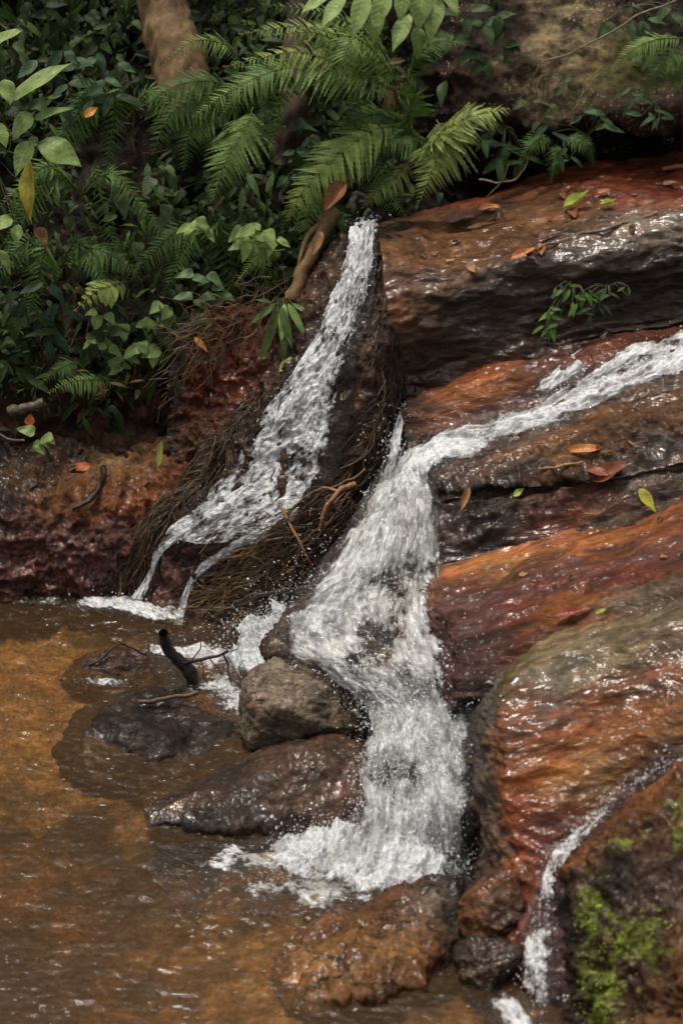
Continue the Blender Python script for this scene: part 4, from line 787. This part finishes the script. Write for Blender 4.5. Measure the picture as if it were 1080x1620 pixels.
# undergrowth: a mass of small leaves over the whole bank
g = np.random.default_rng(21)
Bs, Ds, Ns, Ls, Cs = [], [], [], [], []
nv, nu = BANK['u'].shape; pix = BANK['pix']
inz = (pix[..., 0] > -160) & (pix[..., 0] < 660) & (pix[..., 1] > -140) & (pix[..., 1] < 690)
lim = np.where(pix[..., 0] > 250, 560 - (pix[..., 0] - 250) * .55, 660) ; inz &= (pix[..., 1] < lim)
idx = np.argwhere(inz)
for k in range(1000):
    i, j = idx[g.integers(len(idx))]; c = BANK['V'][i, j]; nn = BANK['N'][i, j]
    if fbm(c[None] * 3.1, 3)[0] < -.3: continue
    h = abs(g.normal(0, .13)) + .02; c = c + nn * h + np.array([0, 0, .03])
    m = g.integers(5, 15); sz = np.exp(g.normal(-3.2, .45)); ln = np.clip(sz * np.exp(g.normal(0, .2, m)), .012, .10)
    mix = g.random() ** 1.5; base = np.array(G1) * (1 - mix) + np.array(G2 if mix < .85 else G3) * mix
    if g.random() < .12: base = np.array(G2) * .4 + np.array(G3) * .6
    if g.random() < .06: base = np.array((.12, .075, .03))
    Bs.append(c + g.normal(size=(m, 3)) * (.06, .05, .05)); a = g.normal(-80, 60, m)
    Ds.append(imgdir(a, g.uniform(-.1, .7, m))); Ns.append(FACE + g.normal(0, .42, (m, 3))); Ls.append(ln); Cs.append(base * .66 * g.uniform(.5, 1.4, (m, 1)))
B_, D_, N_, L_, C_ = map(np.concatenate, (Bs, Ds, Ns, Ls, Cs)); h = len(B_) // 3
pr = [leafset(B_[:h], D_[:h], N_[:h], L_[:h], L_[:h] * .62, C_[:h], 'heart', .25, .25, 6, seed=1), leafset(B_[h:2 * h], D_[h:2 * h], N_[h:2 * h], L_[h:2 * h] * 1.2, L_[h:2 * h] * .5, C_[h:2 * h], 'ovate', .3, .25, 6, seed=2),
      leafset(B_[2 * h:], D_[2 * h:], N_[2 * h:], L_[2 * h:] * 1.5, L_[2 * h:] * .36, C_[2 * h:], 'lance', .35, .2, 6, seed=3)]
tag(leaf_obj('undergrowth', pr), 'dense dark green undergrowth covering the bank behind the pool', 'undergrowth', kind='stuff')
# leaf clusters added above the frame, out of view, to shade the bank
g = np.random.default_rng(77); n = 2600
cc_ = np.stack([g.uniform(-3.4, 2.6, 130), g.uniform(3.0, 4.6, 130), g.uniform(3.8, 5.0, 130)], -1)
cc_[:, 1] += .35 * (cc_[:, 0] > .2); q_ = cc_[g.integers(0, 130, n)] + g.normal(size=(n, 3)) * (.22, .22, .1)
ll_ = g.uniform(.08, .17, n)
tag(leaf_obj('added_canopy', [leafset(q_, imgdir(g.uniform(-180, 180, n), g.uniform(-1, 1, n)), np.array([0, 0, 1]) + g.normal(0, .35, (n, 3)), ll_, ll_ * .5, np.array(G2) * g.uniform(.6, 1.3, (n, 1)), 'ovate', .25, .2, 5, seed=9)]), 'leaf clusters added above the frame to shade the bank', 'added_canopy', kind='stuff')
# dead stems threaded through it
lines, C = [], []
for k in range(150):
    i, j = idx[g.integers(len(idx))]; c = BANK['V'][i, j] + BANK['N'][i, j] * g.uniform(.02, .16); ln = g.uniform(.1, .4); dr = imgdir(g.normal(15, 45) if g.random() < .6 else g.normal(90, 25), g.uniform(-.3, .3))
    p = wob(c + dr * np.linspace(0, ln, 9)[:, None] + np.array([0, 0, -.3]) * (np.linspace(0, ln, 9)[:, None] ** 2), .03, 6, k); lines.append((p, np.linspace(1, .5, 9) * g.uniform(.0012, .0032))); C.append(np.tile(np.array((.13, .08, .04)) * g.uniform(.3, 1.3), (9 * 4, 1)))
for k in range(170):                          # bare rootlets at the foot of the bank, over the cracked rock
    x, y = g.uniform(280, 470), 0; y = 560 - (x - 280) * .55 + g.normal(0, 25); c = P(x, y, 8.3 + g.normal(0, .05)); dr = imgdir(g.normal(205, 45), .1); ln = g.uniform(.06, .25)
    p = wob(c + dr * np.linspace(0, ln, 9)[:, None] + np.array([0, 0, -.8]) * (np.linspace(0, ln, 9)[:, None] ** 2), .03, 7, k); lines.append((p, np.linspace(1, .5, 9) * g.uniform(.001, .003))); C.append(np.tile(np.array((.16, .09, .04)) * g.uniform(.4, 1.3), (9 * 4, 1)))
V, F = tubes(lines, 4); tag(mesh_obj('dead_stems', V, F, M['fibre'], attrs=dict(tint=np.concatenate(C))), 'thin bare stems and rootlets tangled through the undergrowth', 'stems', kind='stuff')

# ferns
def frond(parent, pts, plen, col, npair=22, ang=28, wid=.17, kind='pinna', up=FACE, droop=.25, t0=.12, peak=.35, seed=0, name='frond'):
    g = np.random.default_rng(seed + int(pts[0][0])); n = int(npair * (1.4 if kind == 'pinna' else 1))
    c = curve([P(*q) for q in pts], 60); tg = unit(np.gradient(c, axis=0))
    s = np.linspace(t0, .985, n); i = (s * 59).astype(int); T = tg[i]; nm = unit(up - (T * up).sum(-1, keepdims=True) * T); sd_ = np.cross(T, nm)
    pf = np.where(s < peak, .55 + .45 * (s - t0) / max(peak - t0, .01), ((1 - s) / (1 - peak)) ** .75) + .04
    d = pts[len(pts) // 2][2]; Lm = pxlen(plen, d); parts = []
    for sg in (-1, 1):
        a = np.radians(ang + g.normal(0, 4, n)); dr = sg * sd_ * np.cos(a)[:, None] + T * np.sin(a)[:, None] - nm * (droop * .5)
        ln = Lm * pf * g.uniform(.88, 1.1, n); cc = np.array(col) * g.uniform(.75, 1.2, (n, 1))
        parts.append(leafset(c[i] + T * (Lm * .03 * sg), dr, nm + sg * sd_ * .15 + g.normal(0, .12, (n, 3)), ln, np.maximum(ln * wid * 1.25, .004), cc, kind, droop * g.uniform(.3, 1.9, n), .2, 20, seed=seed))
    V, F = tubes([(c, np.linspace(.0035, .0012, 60))], 4)
    parts.append((V, F, np.tile(np.array(col) * (.9, .7, .6), (len(V), 1)), np.tile((.5, .5, 0), (len(V), 1))))
    return leaf_obj(name, parts, parent)
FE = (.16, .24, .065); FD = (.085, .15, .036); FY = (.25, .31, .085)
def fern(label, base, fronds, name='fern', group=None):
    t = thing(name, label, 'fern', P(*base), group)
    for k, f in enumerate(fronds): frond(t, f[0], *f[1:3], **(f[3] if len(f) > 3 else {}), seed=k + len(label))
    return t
fern('large bright fern arching left at the top of the bank', (640, 150, 8.85),
     [([(640, 150, 8.85), (590, 60, 8.75), (510, 20, 8.7), (412, 6, 8.65)], 38, FE), ([(640, 150, 8.85), (580, 75, 8.7), (480, 42, 8.62), (376, 54, 8.55)], 46, FY, dict(npair=26)),
      ([(640, 150, 8.8), (570, 90, 8.65), (500, 52, 8.6), (415, 58, 8.55)], 40, FE), ([(640, 150, 8.8), (560, 112, 8.62), (470, 82, 8.55), (352, 106, 8.45)], 54, FY, dict(npair=28)),
      ([(640, 150, 8.8), (560, 120, 8.6), (450, 108, 8.5), (370, 140, 8.42), (304, 186, 8.36)], 52, FE, dict(npair=30)), ([(640, 150, 8.8), (600, 90, 8.7), (560, 60, 8.6), (545, 90, 8.5), (560, 130, 8.45)], 50, FE), ([(640, 150, 8.82), (660, 90, 8.72), (690, 65, 8.68), (735, 70, 8.65)], 40, FD)])
fern('mid green fern with wide drooping fronds above the left waterfall', (640, 200, 8.75),
     [([(640, 200, 8.75), (590, 205, 8.6), (530, 250, 8.48), (480, 300, 8.42), (455, 350, 8.38)], 62, FY, dict(npair=30, ang=35)), ([(640, 200, 8.75), (585, 215, 8.62), (530, 265, 8.5), (490, 330, 8.44), (478, 398, 8.4)], 50, FE, dict(npair=30, ang=35)),
      ([(650, 250, 8.72), (630, 275, 8.62), (600, 300, 8.55), (572, 330, 8.5)], 34, FY, dict(npair=18)), ([(640, 200, 8.75), (600, 180, 8.7), (560, 190, 8.62), (520, 215, 8.56)], 40, FD)])
fern('fern with two broad pale fronds beside the dark recess', (690, 240, 8.75),
     [([(660, 240, 8.75), (690, 215, 8.62), (740, 185, 8.55), (806, 172, 8.5)], 62, FY, dict(npair=20, ang=38, wid=.22, t0=.2)), ([(690, 190, 8.75), (705, 215, 8.62), (690, 255, 8.55), (664, 318, 8.5)], 66, FY, dict(npair=22, ang=35, wid=.2, t0=.1)),
      ([(660, 240, 8.75), (645, 190, 8.68), (655, 150, 8.62), (640, 120, 8.6)], 44, FD, dict(npair=18, wid=.3)), ([(690, 230, 8.75), (650, 215, 8.66), (612, 222, 8.6), (580, 250, 8.56)], 44, FD)])
fern('shaded fern with fronds hanging down in the middle of the bank', (400, 170, 8.8),
     [([(400, 170, 8.8), (390, 200, 8.62), (360, 250, 8.52), (335, 318, 8.46)], 64, FE, dict(npair=24, ang=36)), ([(400, 170, 8.8), (330, 150, 8.68), (270, 180, 8.6), (240, 246, 8.55)], 52, FD, dict(npair=24)),
      ([(400, 170, 8.8), (340, 130, 8.7), (280, 135, 8.62), (222, 170, 8.58)], 44, FD), ([(390, 120, 8.85), (360, 72, 8.75), (305, 65, 8.68), (252, 110, 8.62)], 30, FE, dict(npair=20)), ([(400, 170, 8.8), (330, 175, 8.66), (300, 210, 8.58), (290, 270, 8.54)], 48, FD)])
fern('small dull fern frond over the middle of the undergrowth', (190, 450, 8.45), [([(200, 445, 8.45), (175, 452, 8.36), (150, 462, 8.32), (118, 492, 8.3)], 34, FY, dict(npair=10, wid=.36, kind='lance', ang=20))])
fern('small fern with comb like fronds low on the left bank', (170, 605, 8.4), [([(190, 602, 8.4), (150, 600, 8.3), (112, 604, 8.25), (76, 622, 8.22)], 32, FE, dict(npair=16, ang=12)), ([(150, 600, 8.4), (120, 575, 8.32), (92, 585, 8.28), (62, 610, 8.25)], 26, FD)])
fern('dark fern fronds hanging over the right end of the overhang', (1070, 90, 8.7),
     [([(1090, 60, 8.7), (1040, 62, 8.62), (1000, 78, 8.58), (965, 112, 8.55)], 30, FE), ([(1090, 90, 8.7), (1065, 85, 8.62), (1040, 110, 8.58), (1038, 150, 8.56)], 34, FD), ([(1095, 120, 8.7), (1085, 110, 8.62), (1075, 130, 8.58), (1060, 145, 8.56)], 26, FD)])
fern('yellowish fern frond curling at the foot of the bank beside the brown root', (440, 400, 8.4), [([(450, 395, 8.45), (425, 400, 8.35), (400, 415, 8.3), (372, 450, 8.26)], 22, FY, dict(npair=18))])

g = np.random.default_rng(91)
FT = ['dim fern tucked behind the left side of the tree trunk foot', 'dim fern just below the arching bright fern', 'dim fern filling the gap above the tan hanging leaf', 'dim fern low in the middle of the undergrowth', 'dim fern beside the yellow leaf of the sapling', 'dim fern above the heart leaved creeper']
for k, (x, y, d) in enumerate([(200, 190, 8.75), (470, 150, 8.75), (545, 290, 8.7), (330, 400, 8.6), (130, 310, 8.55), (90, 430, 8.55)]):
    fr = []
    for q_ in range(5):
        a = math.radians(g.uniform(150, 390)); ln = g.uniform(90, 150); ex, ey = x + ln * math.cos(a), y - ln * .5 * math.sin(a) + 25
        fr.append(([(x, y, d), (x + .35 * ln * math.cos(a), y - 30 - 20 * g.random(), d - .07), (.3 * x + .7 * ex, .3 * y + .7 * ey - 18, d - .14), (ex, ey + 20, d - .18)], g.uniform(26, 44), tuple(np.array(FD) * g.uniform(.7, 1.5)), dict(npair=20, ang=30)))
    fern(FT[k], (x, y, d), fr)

# broad leaved plants: traced leaves (x, y of the leaf base, direction, length, width ratio, colour)
def plant(name, label, base, leaves, kind='ovate', stem=.0025, cat='plant', seed=0, bend=.25, stemcol=(.06, .07, .025), group=None):
    g = np.random.default_rng(seed); t = thing(name, label, cat, P(*base), group); lines = []
    B0 = P(*base)
    for (x, y, d, a, ln, wr, col) in leaves:
        b = P(x, y, d); Lm = pxlen(ln, d); toward = g.uniform(.0, .45)
        lf = leaf_obj('leaf', [leafset(b, imgdir(a, toward), FACE + g.normal(0, .18, 3), Lm, Lm * wr, np.array(col) * g.uniform(.85, 1.15), kind, bend * g.uniform(.5, 1.4), .2, 12, seed=int(x + y))], t)
        mid = .5 * (B0 + b) + np.array([0, 0, .02]); lines.append((curve([B0, mid, b], 10), np.linspace(stem, stem * .6, 10)))
    part_tubes('stem', t, lines, 'fibre', stemcol, 5)
    return t
def sprig(name, label, base, spots, ln, col, kind='heart', wr=.8, seed=0, n=3, spread=16, **kw):
    g = np.random.default_rng(seed); lv = []
    for (x, y) in spots:
        for k in range(n):
            a = -90 + (k - (n - 1) / 2) * (130 / max(n - 1, 1)) + g.normal(0, 22)
            lv.append((x + g.normal(0, spread * .3), y + g.normal(0, spread * .3), base[2] - .06 + g.normal(0, .02), a, ln * g.uniform(.75, 1.2), wr, np.array(col) * g.uniform(.75, 1.15)))
    return plant(name, label, base, lv, kind, .0018, seed=seed, **kw)
BL = (.25, .34, .11)
plant('sapling', 'sapling with large oval leaves and one yellow leaf at the left edge', (-20, 240, 8.4),
      [(20, 160, 8.3, 42, 105, .32, BL), (15, 205, 8.28, -20, 1, .5, BL), (50, 178, 8.28, -128, 48, .62, BL), (52, 190, 8.3, 22, 66, .3, FE), (48, 222, 8.26, -112, 58, .5, BL), (62, 226, 8.24, -22, 72, .66, BL), (48, 255, 8.25, -98, 92, .34, G6), (8, 125, 8.3, -75, 42, .6, BL), (-10, 70, 8.3, 30, 50, .5, BL), (20, 345, 8.26, -150, 40, .6, BL), (30, 355, 8.26, -100, 30, .7, BL), (-5, 195, 8.3, -60, 40, .6, BL), (0, 395, 8.26, -60, 40, .4, BL)], seed=3)
plant('shrub', 'shrub with hanging bright green oval leaves at the top centre', (640, -60, 8.9),
      [(545, -5, 8.55, -130, 60, .42, BL), (578, -12, 8.55, -105, 70, .42, BL), (596, 12, 8.52, -95, 52, .5, BL), (612, -15, 8.5, -110, 62, .48, BL), (648, 22, 8.48, -118, 62, .45, BL), (668, -18, 8.5, -95, 58, .6, BL), (690, -5, 8.5, -100, 65, .5, BL), (640, -20, 8.52, -100, 50, .5, BL), (520, -8, 8.6, -150, 50, .4, BL), (660, 42, 8.55, -85, 46, .5, FE), (700, -20, 8.55, -60, 50, .5, BL)], seed=4)
sprig('creeper', 'pale green creeper with heart shaped leaves glowing in the middle of the left bank', (215, 600, 8.42), [(160, 495, ), (190, 520), (175, 545), (200, 560), (225, 545), (245, 555), (258, 510), (230, 512), (155, 530), (260, 485), (185, 570)], 26, BL, seed=5, n=3)
sprig('seedling', 'bright seedling with clustered leaves beside the brown root', (430, 400, 8.4), [(375, 372), (395, 365), (412, 378), (420, 362), (385, 390), (430, 388)], 30, BL, seed=6, n=3, wr=.62, )
sprig('seedling', 'single pale stem with three pointed leaves left of the clustered seedling', (335, 430, 8.45), [(300, 358), (322, 352), (330, 368)], 28, BL, seed=7, n=2, wr=.6)
sprig('seedling', 'little seedling with four leaves on the left shore rock', (85, 740, 8.2), [(62, 690), (58, 702), (85, 690)], 26, BL, seed=8, n=2, wr=.7)
sprig('seedling', 'soft leaved seedling just above the orange blade leaf', (350, 500, 8.4), [(305, 440), (322, 435), (340, 462), (355, 468), (310, 470)], 28, (.12, .2, .08), seed=9, n=2, wr=.6)
sprig('creeper', 'dusty olive creeper leaves in the middle of the undergrowth', (230, 400, 8.55), [(245, 285), (185, 305), (225, 325), (262, 328), (228, 385), (120, 340), (250, 340), (130, 390)], 36, (.085, .11, .05), seed=10, n=1, wr=.7)
plant('broadleaf_plant', 'small plant with long narrow leaves hanging beside the left waterfall', (445, 478, 8.25),
      [(440, 482, 8.18, -105, 95, .17, FE), (448, 480, 8.16, -88, 85, .2, FE), (455, 480, 8.16, -60, 60, .22, FE), (436, 480, 8.18, -140, 50, .22, FD), (450, 480, 8.15, -95, 60, .25, BL), (462, 480, 8.18, -30, 40, .22, FE), (430, 478, 8.18, 170, 28, .24, FD), (444, 484, 8.14, -75, 70, .2, FD)], 'lance', seed=11, bend=.15)
sprig('rock_plant', 'small bright plant rooted on the front face of the upper ledge', (905, 455, 8.02), [(885, 455), (872, 490), (862, 515), (905, 475), (880, 505), (868, 520), (895, 455), (925, 465)], 24, (.11, .19, .035), 'lance', .32, seed=12, n=3)
sprig('rock_plant', 'small dull plant on the shaded ledge face right of the bright one', (960, 455, 8.03), [(930, 460), (945, 480), (960, 462), (985, 455), (930, 500)], 20, (.045, .075, .02), 'lance', .32, seed=13, n=3)
sprig('rock_plant', 'sparse leafy shoots hanging below the lichen overhang', (930, 215, 8.75), [(870, 205), (885, 235), (920, 180), (960, 200), (945, 180), (905, 250), (1000, 145)], 32, (.05, .10, .04), 'lance', .3, seed=14, n=2)
sprig('rock_plant', 'pointed green leaves hanging at the right end of the overhang', (1040, 170, 8.7), [(1020, 180), (1035, 182), (1045, 185), (1000, 150)], 30, (.07, .13, .055), 'lance', .28, seed=15, n=2)
sprig('creeper', 'dark glossy leaves crowding under the tree trunk at the top left', (180, 230, 8.7), [(120, 100), (150, 90), (110, 130), (165, 120), (100, 80), (190, 100), (140, 150), (60, 100), (90, 160), (180, 150)], 40, (.05, .10, .045), 'ovate', .42, seed=16, n=2)
sprig('creeper', 'small shaded leaves climbing between the fern and the dark trunk', (500, 260, 8.8), [(480, 190), (500, 215), (520, 230), (470, 240), (485, 255), (455, 280)], 32, (.03, .07, .028), 'ovate', .5, seed=17, n=3)
sprig('creeper', 'limp shaded leaves low at the left edge of the bank', (60, 560, 8.5), [(20, 520), (60, 500), (40, 545), (80, 530), (95, 480), (30, 470), (70, 450)], 42, (.03, .07, .035), 'lance', .32, seed=18, n=3)

sprig('creeper', 'dark leaves hanging in the recess below the overhang, nearest the pale fern', (800, 200, 8.9), [(770, 215), (790, 235), (810, 225), (830, 245), (800, 255), (780, 190)], 34, (.045, .085, .03), 'lance', .34, seed=24, n=3)
sprig('creeper', 'olive leaves trailing down the lichen rock under the thin vine', (860, 120, 8.75), [(845, 150), (870, 165), (890, 150), (855, 185), (820, 150), (905, 130)], 26, (.08, .10, .035), 'ovate', .5, seed=25, n=2)
sprig('creeper', 'dim leaf cluster at the top of the lichen rock', (780, -20, 9.0), [(740, 20), (765, 45), (790, 30), (810, 60), (745, 75), (775, 95), (720, 50)], 36, (.05, .085, .03), 'ovate', .45, seed=26, n=3)
sprig('creeper', 'little leaves along the crest of the lichen rock at the far right', (1000, 10, 8.9), [(960, 30), (990, 45), (1020, 30), (1050, 55), (1030, 85), (1065, 20)], 28, (.06, .10, .035), 'ovate', .45, seed=27, n=3)
fern('dark drooping fern in the black recess behind the upper ledge', (880, 225, 8.9), [([(880, 225, 8.85), (860, 215, 8.78), (835, 235, 8.74), (822, 275, 8.72)], 26, FD), ([(880, 225, 8.85), (905, 215, 8.78), (930, 230, 8.74), (940, 262, 8.72)], 26, FD), ([(880, 225, 8.85), (880, 235, 8.78), (878, 260, 8.74), (872, 285, 8.72)], 24, FD)])
# ------------------------------------------------------------------ fallen leaves, each lying on its rock
OR, RB, TN, YG, BRR = (.45, .15, .035), (.19, .065, .035), (.30, .17, .08), (.32, .36, .06), (.13, .06, .035)
def fallen(label, L, x, y, a, ln, wr, col, kind='ovate', lift=.022, bend=-.1, curl=.0, flat=True, fold=.35, d=None, group=None):
    p = surf(L, x, y, lift) if L is not None else P(x, y, d)
    nm = nrm(L, x, y) * .6 + np.array([0, -.25, .75]) if (L is not None and flat) else FACE
    dist = p[1] + 7; Lm = pxlen(ln, dist); dr = imgdir(a)
    if flat:
        nm = unit(nm); dr = unit(dr - np.dot(dr, nm) * nm)
        e = project(np.array([p, p + dr * .05])); k = .05 * ln / max(np.linalg.norm(e[1] - e[0]), 1); Lm = min(k, Lm * 1.8)
    v = leafset(p - dr * Lm * .5, dr, nm, Lm, Lm * wr, col, kind, bend, fold, 12, curl, seed=int(x))
    st = tubes([(np.stack([p - dr * Lm * .5, p - dr * Lm * .68 + nm * .01]), np.array([.0018, .0012]))], 4)
    o = leaf_obj('fallen_leaf', [v, (st[0], st[1], np.tile(np.array(col) * .6, (len(st[0]), 1)), np.tile((.5, .5, 0), (len(st[0]), 1)))], mat='dead')
    return tag(o, label, 'leaf', group)
SB, NR = ROCKS['slab'], ROCKS['near']
fallen('bright orange curled leaf at the back of the upper ledge', UP, 774, 331, 8, 36, .5, OR, fold=.7)
fallen('large withered brown leaf beside the bright orange curled one', UP, 730, 348, 25, 46, .6, (.20, .11, .075), fold=.6)
fallen('slim tan leaf lying below the withered brown leaf', UP, 758, 358, -4, 44, .22, TN, 'lance')
fallen('orange brown leaf on the brink of the upper ledge', UP, 828, 402, 28, 44, .35, OR, fold=.6)
fallen('small tan leaf standing on the lip of the upper ledge', UP, 746, 425, -70, 20, .5, TN)
fallen('dark folded leaf beside the orange brown leaf on the brink', UP, 842, 408, -40, 22, .6, (.06, .03, .02), fold=.9)
fallen('green curled leaf like a ring on the upper ledge', UP, 912, 326, 10, 46, .5, YG, fold=1.2, curl=.5)
fallen('small yellow green curl to the right of the ring shaped leaf', UP, 960, 326, -30, 26, .5, YG, fold=1.2, curl=.6)
fallen('small dull orange leaf behind the green curled leaf', UP, 955, 303, 5, 22, .5, (.32, .11, .05))
fallen('tiny tan leaf far right on the upper ledge top', UP, 1058, 290, 5, 24, .4, TN)
fallen('yellow green sliver leaf on the front brow of the upper ledge', UP, 712, 412, 20, 16, .25, YG, 'lance')
fallen('small brown leaf between sticks on the upper ledge', UP, 870, 372, 12, 40, .3, BRR, fold=.6)
fallen('orange leaf lying on the brown middle shelf', SH, 926, 712, 6, 56, .32, (.48, .19, .06), fold=.5)
fallen('large red brown leaf at the front edge of the middle shelf', SH, 965, 748, 22, 66, .5, RB, fold=.6, lift=.02)
fallen('smaller red leaf lapped under the large red brown one', SH, 945, 748, -28, 40, .5, (.22, .06, .03), fold=.4)
fallen('yellow leaf standing upright on the knobbly black front', SH, 1022, 792, -58, 48, .42, (.42, .38, .06), flat=False, lift=.03)
fallen('little yellow green leaf on the black front of the middle shelf', SH, 820, 779, 35, 22, .5, YG, flat=False, lift=.02)
fallen('orange shred of leaf hanging on the black front near the cascade', SH, 735, 790, -110, 42, .3, (.36, .16, .06), flat=False, lift=.03, fold=.8)
fallen('small black leaf scrap on the brown middle shelf', SH, 857, 735, 40, 16, .7, (.02, .015, .012))
fallen('red leaf curved along the edge of the orange slab', SB, 905, 972, 10, 64, .3, (.20, .042, .022), fold=.7)
fallen('green scrap of leaf at the tip of the curved red leaf', SB, 950, 967, 15, 20, .4, YG)
fallen('yellow green blade leaf standing at the amber flat of the left shore', None, 253, 718, 82, 46, .22, YG, 'lance', d=8.08, flat=False)
fallen('red orange leaf lying on the left shore rock', SN, 130, 740, 8, 36, .5, (.40, .10, .03))
fallen('rust orange dead leaf caught over the cracked rock', None, 318, 546, -50, 34, .3, (.40, .15, .05), d=8.22, flat=False)
fallen('vivid orange leaf at the foot of the left bank by the log', None, 48, 664, 80, 20, .8, (.55, .14, .03), d=8.2, flat=False)
fallen('orange leaf slip stuck beside the roots above the cascade', None, 597, 674, 95, 26, .24, (.48, .18, .04), d=7.75, flat=False)
fallen('fresh yellow green leaf at the left rim of the left waterfall', MO, 452, 576, 50, 30, .42, (.36, .42, .08), flat=False, lift=.03)
fallen('orange dead leaf caught in the undergrowth', None, 145, 178, 30, 26, .6, (.42, .18, .04), d=8.4, flat=False)
fallen('curled brown dead leaf low in the undergrowth at the left', None, 65, 375, -60, 34, .6, (.22, .11, .05), d=8.4, flat=False, fold=.9)
fallen('crumpled brown leaf hanging over the brown root', None, 530, 312, -125, 56, .5, (.22, .10, .045), d=8.38, flat=False, fold=1.0)
fallen('tan flat dead leaf hanging against the brown root', None, 502, 385, -110, 40, .4, (.26, .14, .07), d=8.28, flat=False, fold=.6)
fallen('pale leaf on the fibrous side of the mound', MO, 547, 625, 40, 24, .5, (.22, .2, .12), flat=False, lift=.03)

g = np.random.default_rng(55)
for (L_, lab, grp, n_, xr, yr) in [(UP, 'tiny soggy leaf scrap on top of the upper ledge', 'leaf scraps on the upper ledge', 16, (640, 1070), (300, 400)), (SH, 'tiny soggy leaf scrap on the middle shelf', 'leaf scraps on the middle shelf', 9, (760, 1070), (660, 740)), (SN, 'tiny soggy leaf scrap on the left shore rock', 'leaf scraps on the shore rock', 9, (20, 300), (710, 770)), (SB, 'tiny soggy leaf scrap on the orange slab', 'leaf scraps on the slab', 5, (780, 1060), (850, 950))]:
    for k in range(n_):
        x = g.uniform(*xr); y = g.uniform(*yr) - (.16 * (x - 850) if L_ is not SN else 0)
        fallen(lab, L_, x, y, g.uniform(-180, 180), g.uniform(9, 20), g.uniform(.3, .7), np.array([(.16, .07, .03), (.10, .05, .025), (.30, .13, .04), (.05, .03, .02)][g.integers(4)]), fold=g.uniform(.2, 1.0), group=grp, lift=.012)

# moss: little cushions on the near rock
g = np.random.default_rng(33); pts = []
for (x, y, sx, sy, n) in [(935, 1440, 14, 34, 120), (930, 1560, 14, 60, 220), (965, 1560, 20, 40, 170), (1010, 1460, 30, 18, 120), (985, 1340, 16, 8, 30), (1020, 1500, 30, 18, 110), (955, 1610, 14, 30, 120), (1068, 1300, 8, 30, 40)]:
    for k in range(n):
        a, b = g.normal(x, sx), g.normal(y, sy); pts.append(surf(NR, a, b, -.002))
pts = np.array(pts); rr = np.exp(g.normal(-5.85, .4, len(pts)))
V = pts[:, None] + ICO2[None] * (rr[:, None] * np.array([1, .4, 1.1]))[:, None] ; V = V + (.25 * rr[:, None] * fbm(V * 220, 2))[..., None] * ICO2[None]
C = np.repeat(np.array((.24, .29, .035)) * g.uniform(.5, 1.3, (len(pts), 1)), len(ICO2), 0)
tag(mesh_obj('moss', V.reshape(-1, 3), (ICO2F[None] + (np.arange(len(pts)) * len(ICO2))[:, None, None]).reshape(-1, 3), M['fibre'], attrs=dict(tint=C)), 'bright green moss cushions over the nearest rock', 'moss', kind='stuff')
for o in bpy.data.objects:
    if '_loc' in o: del o['_loc']
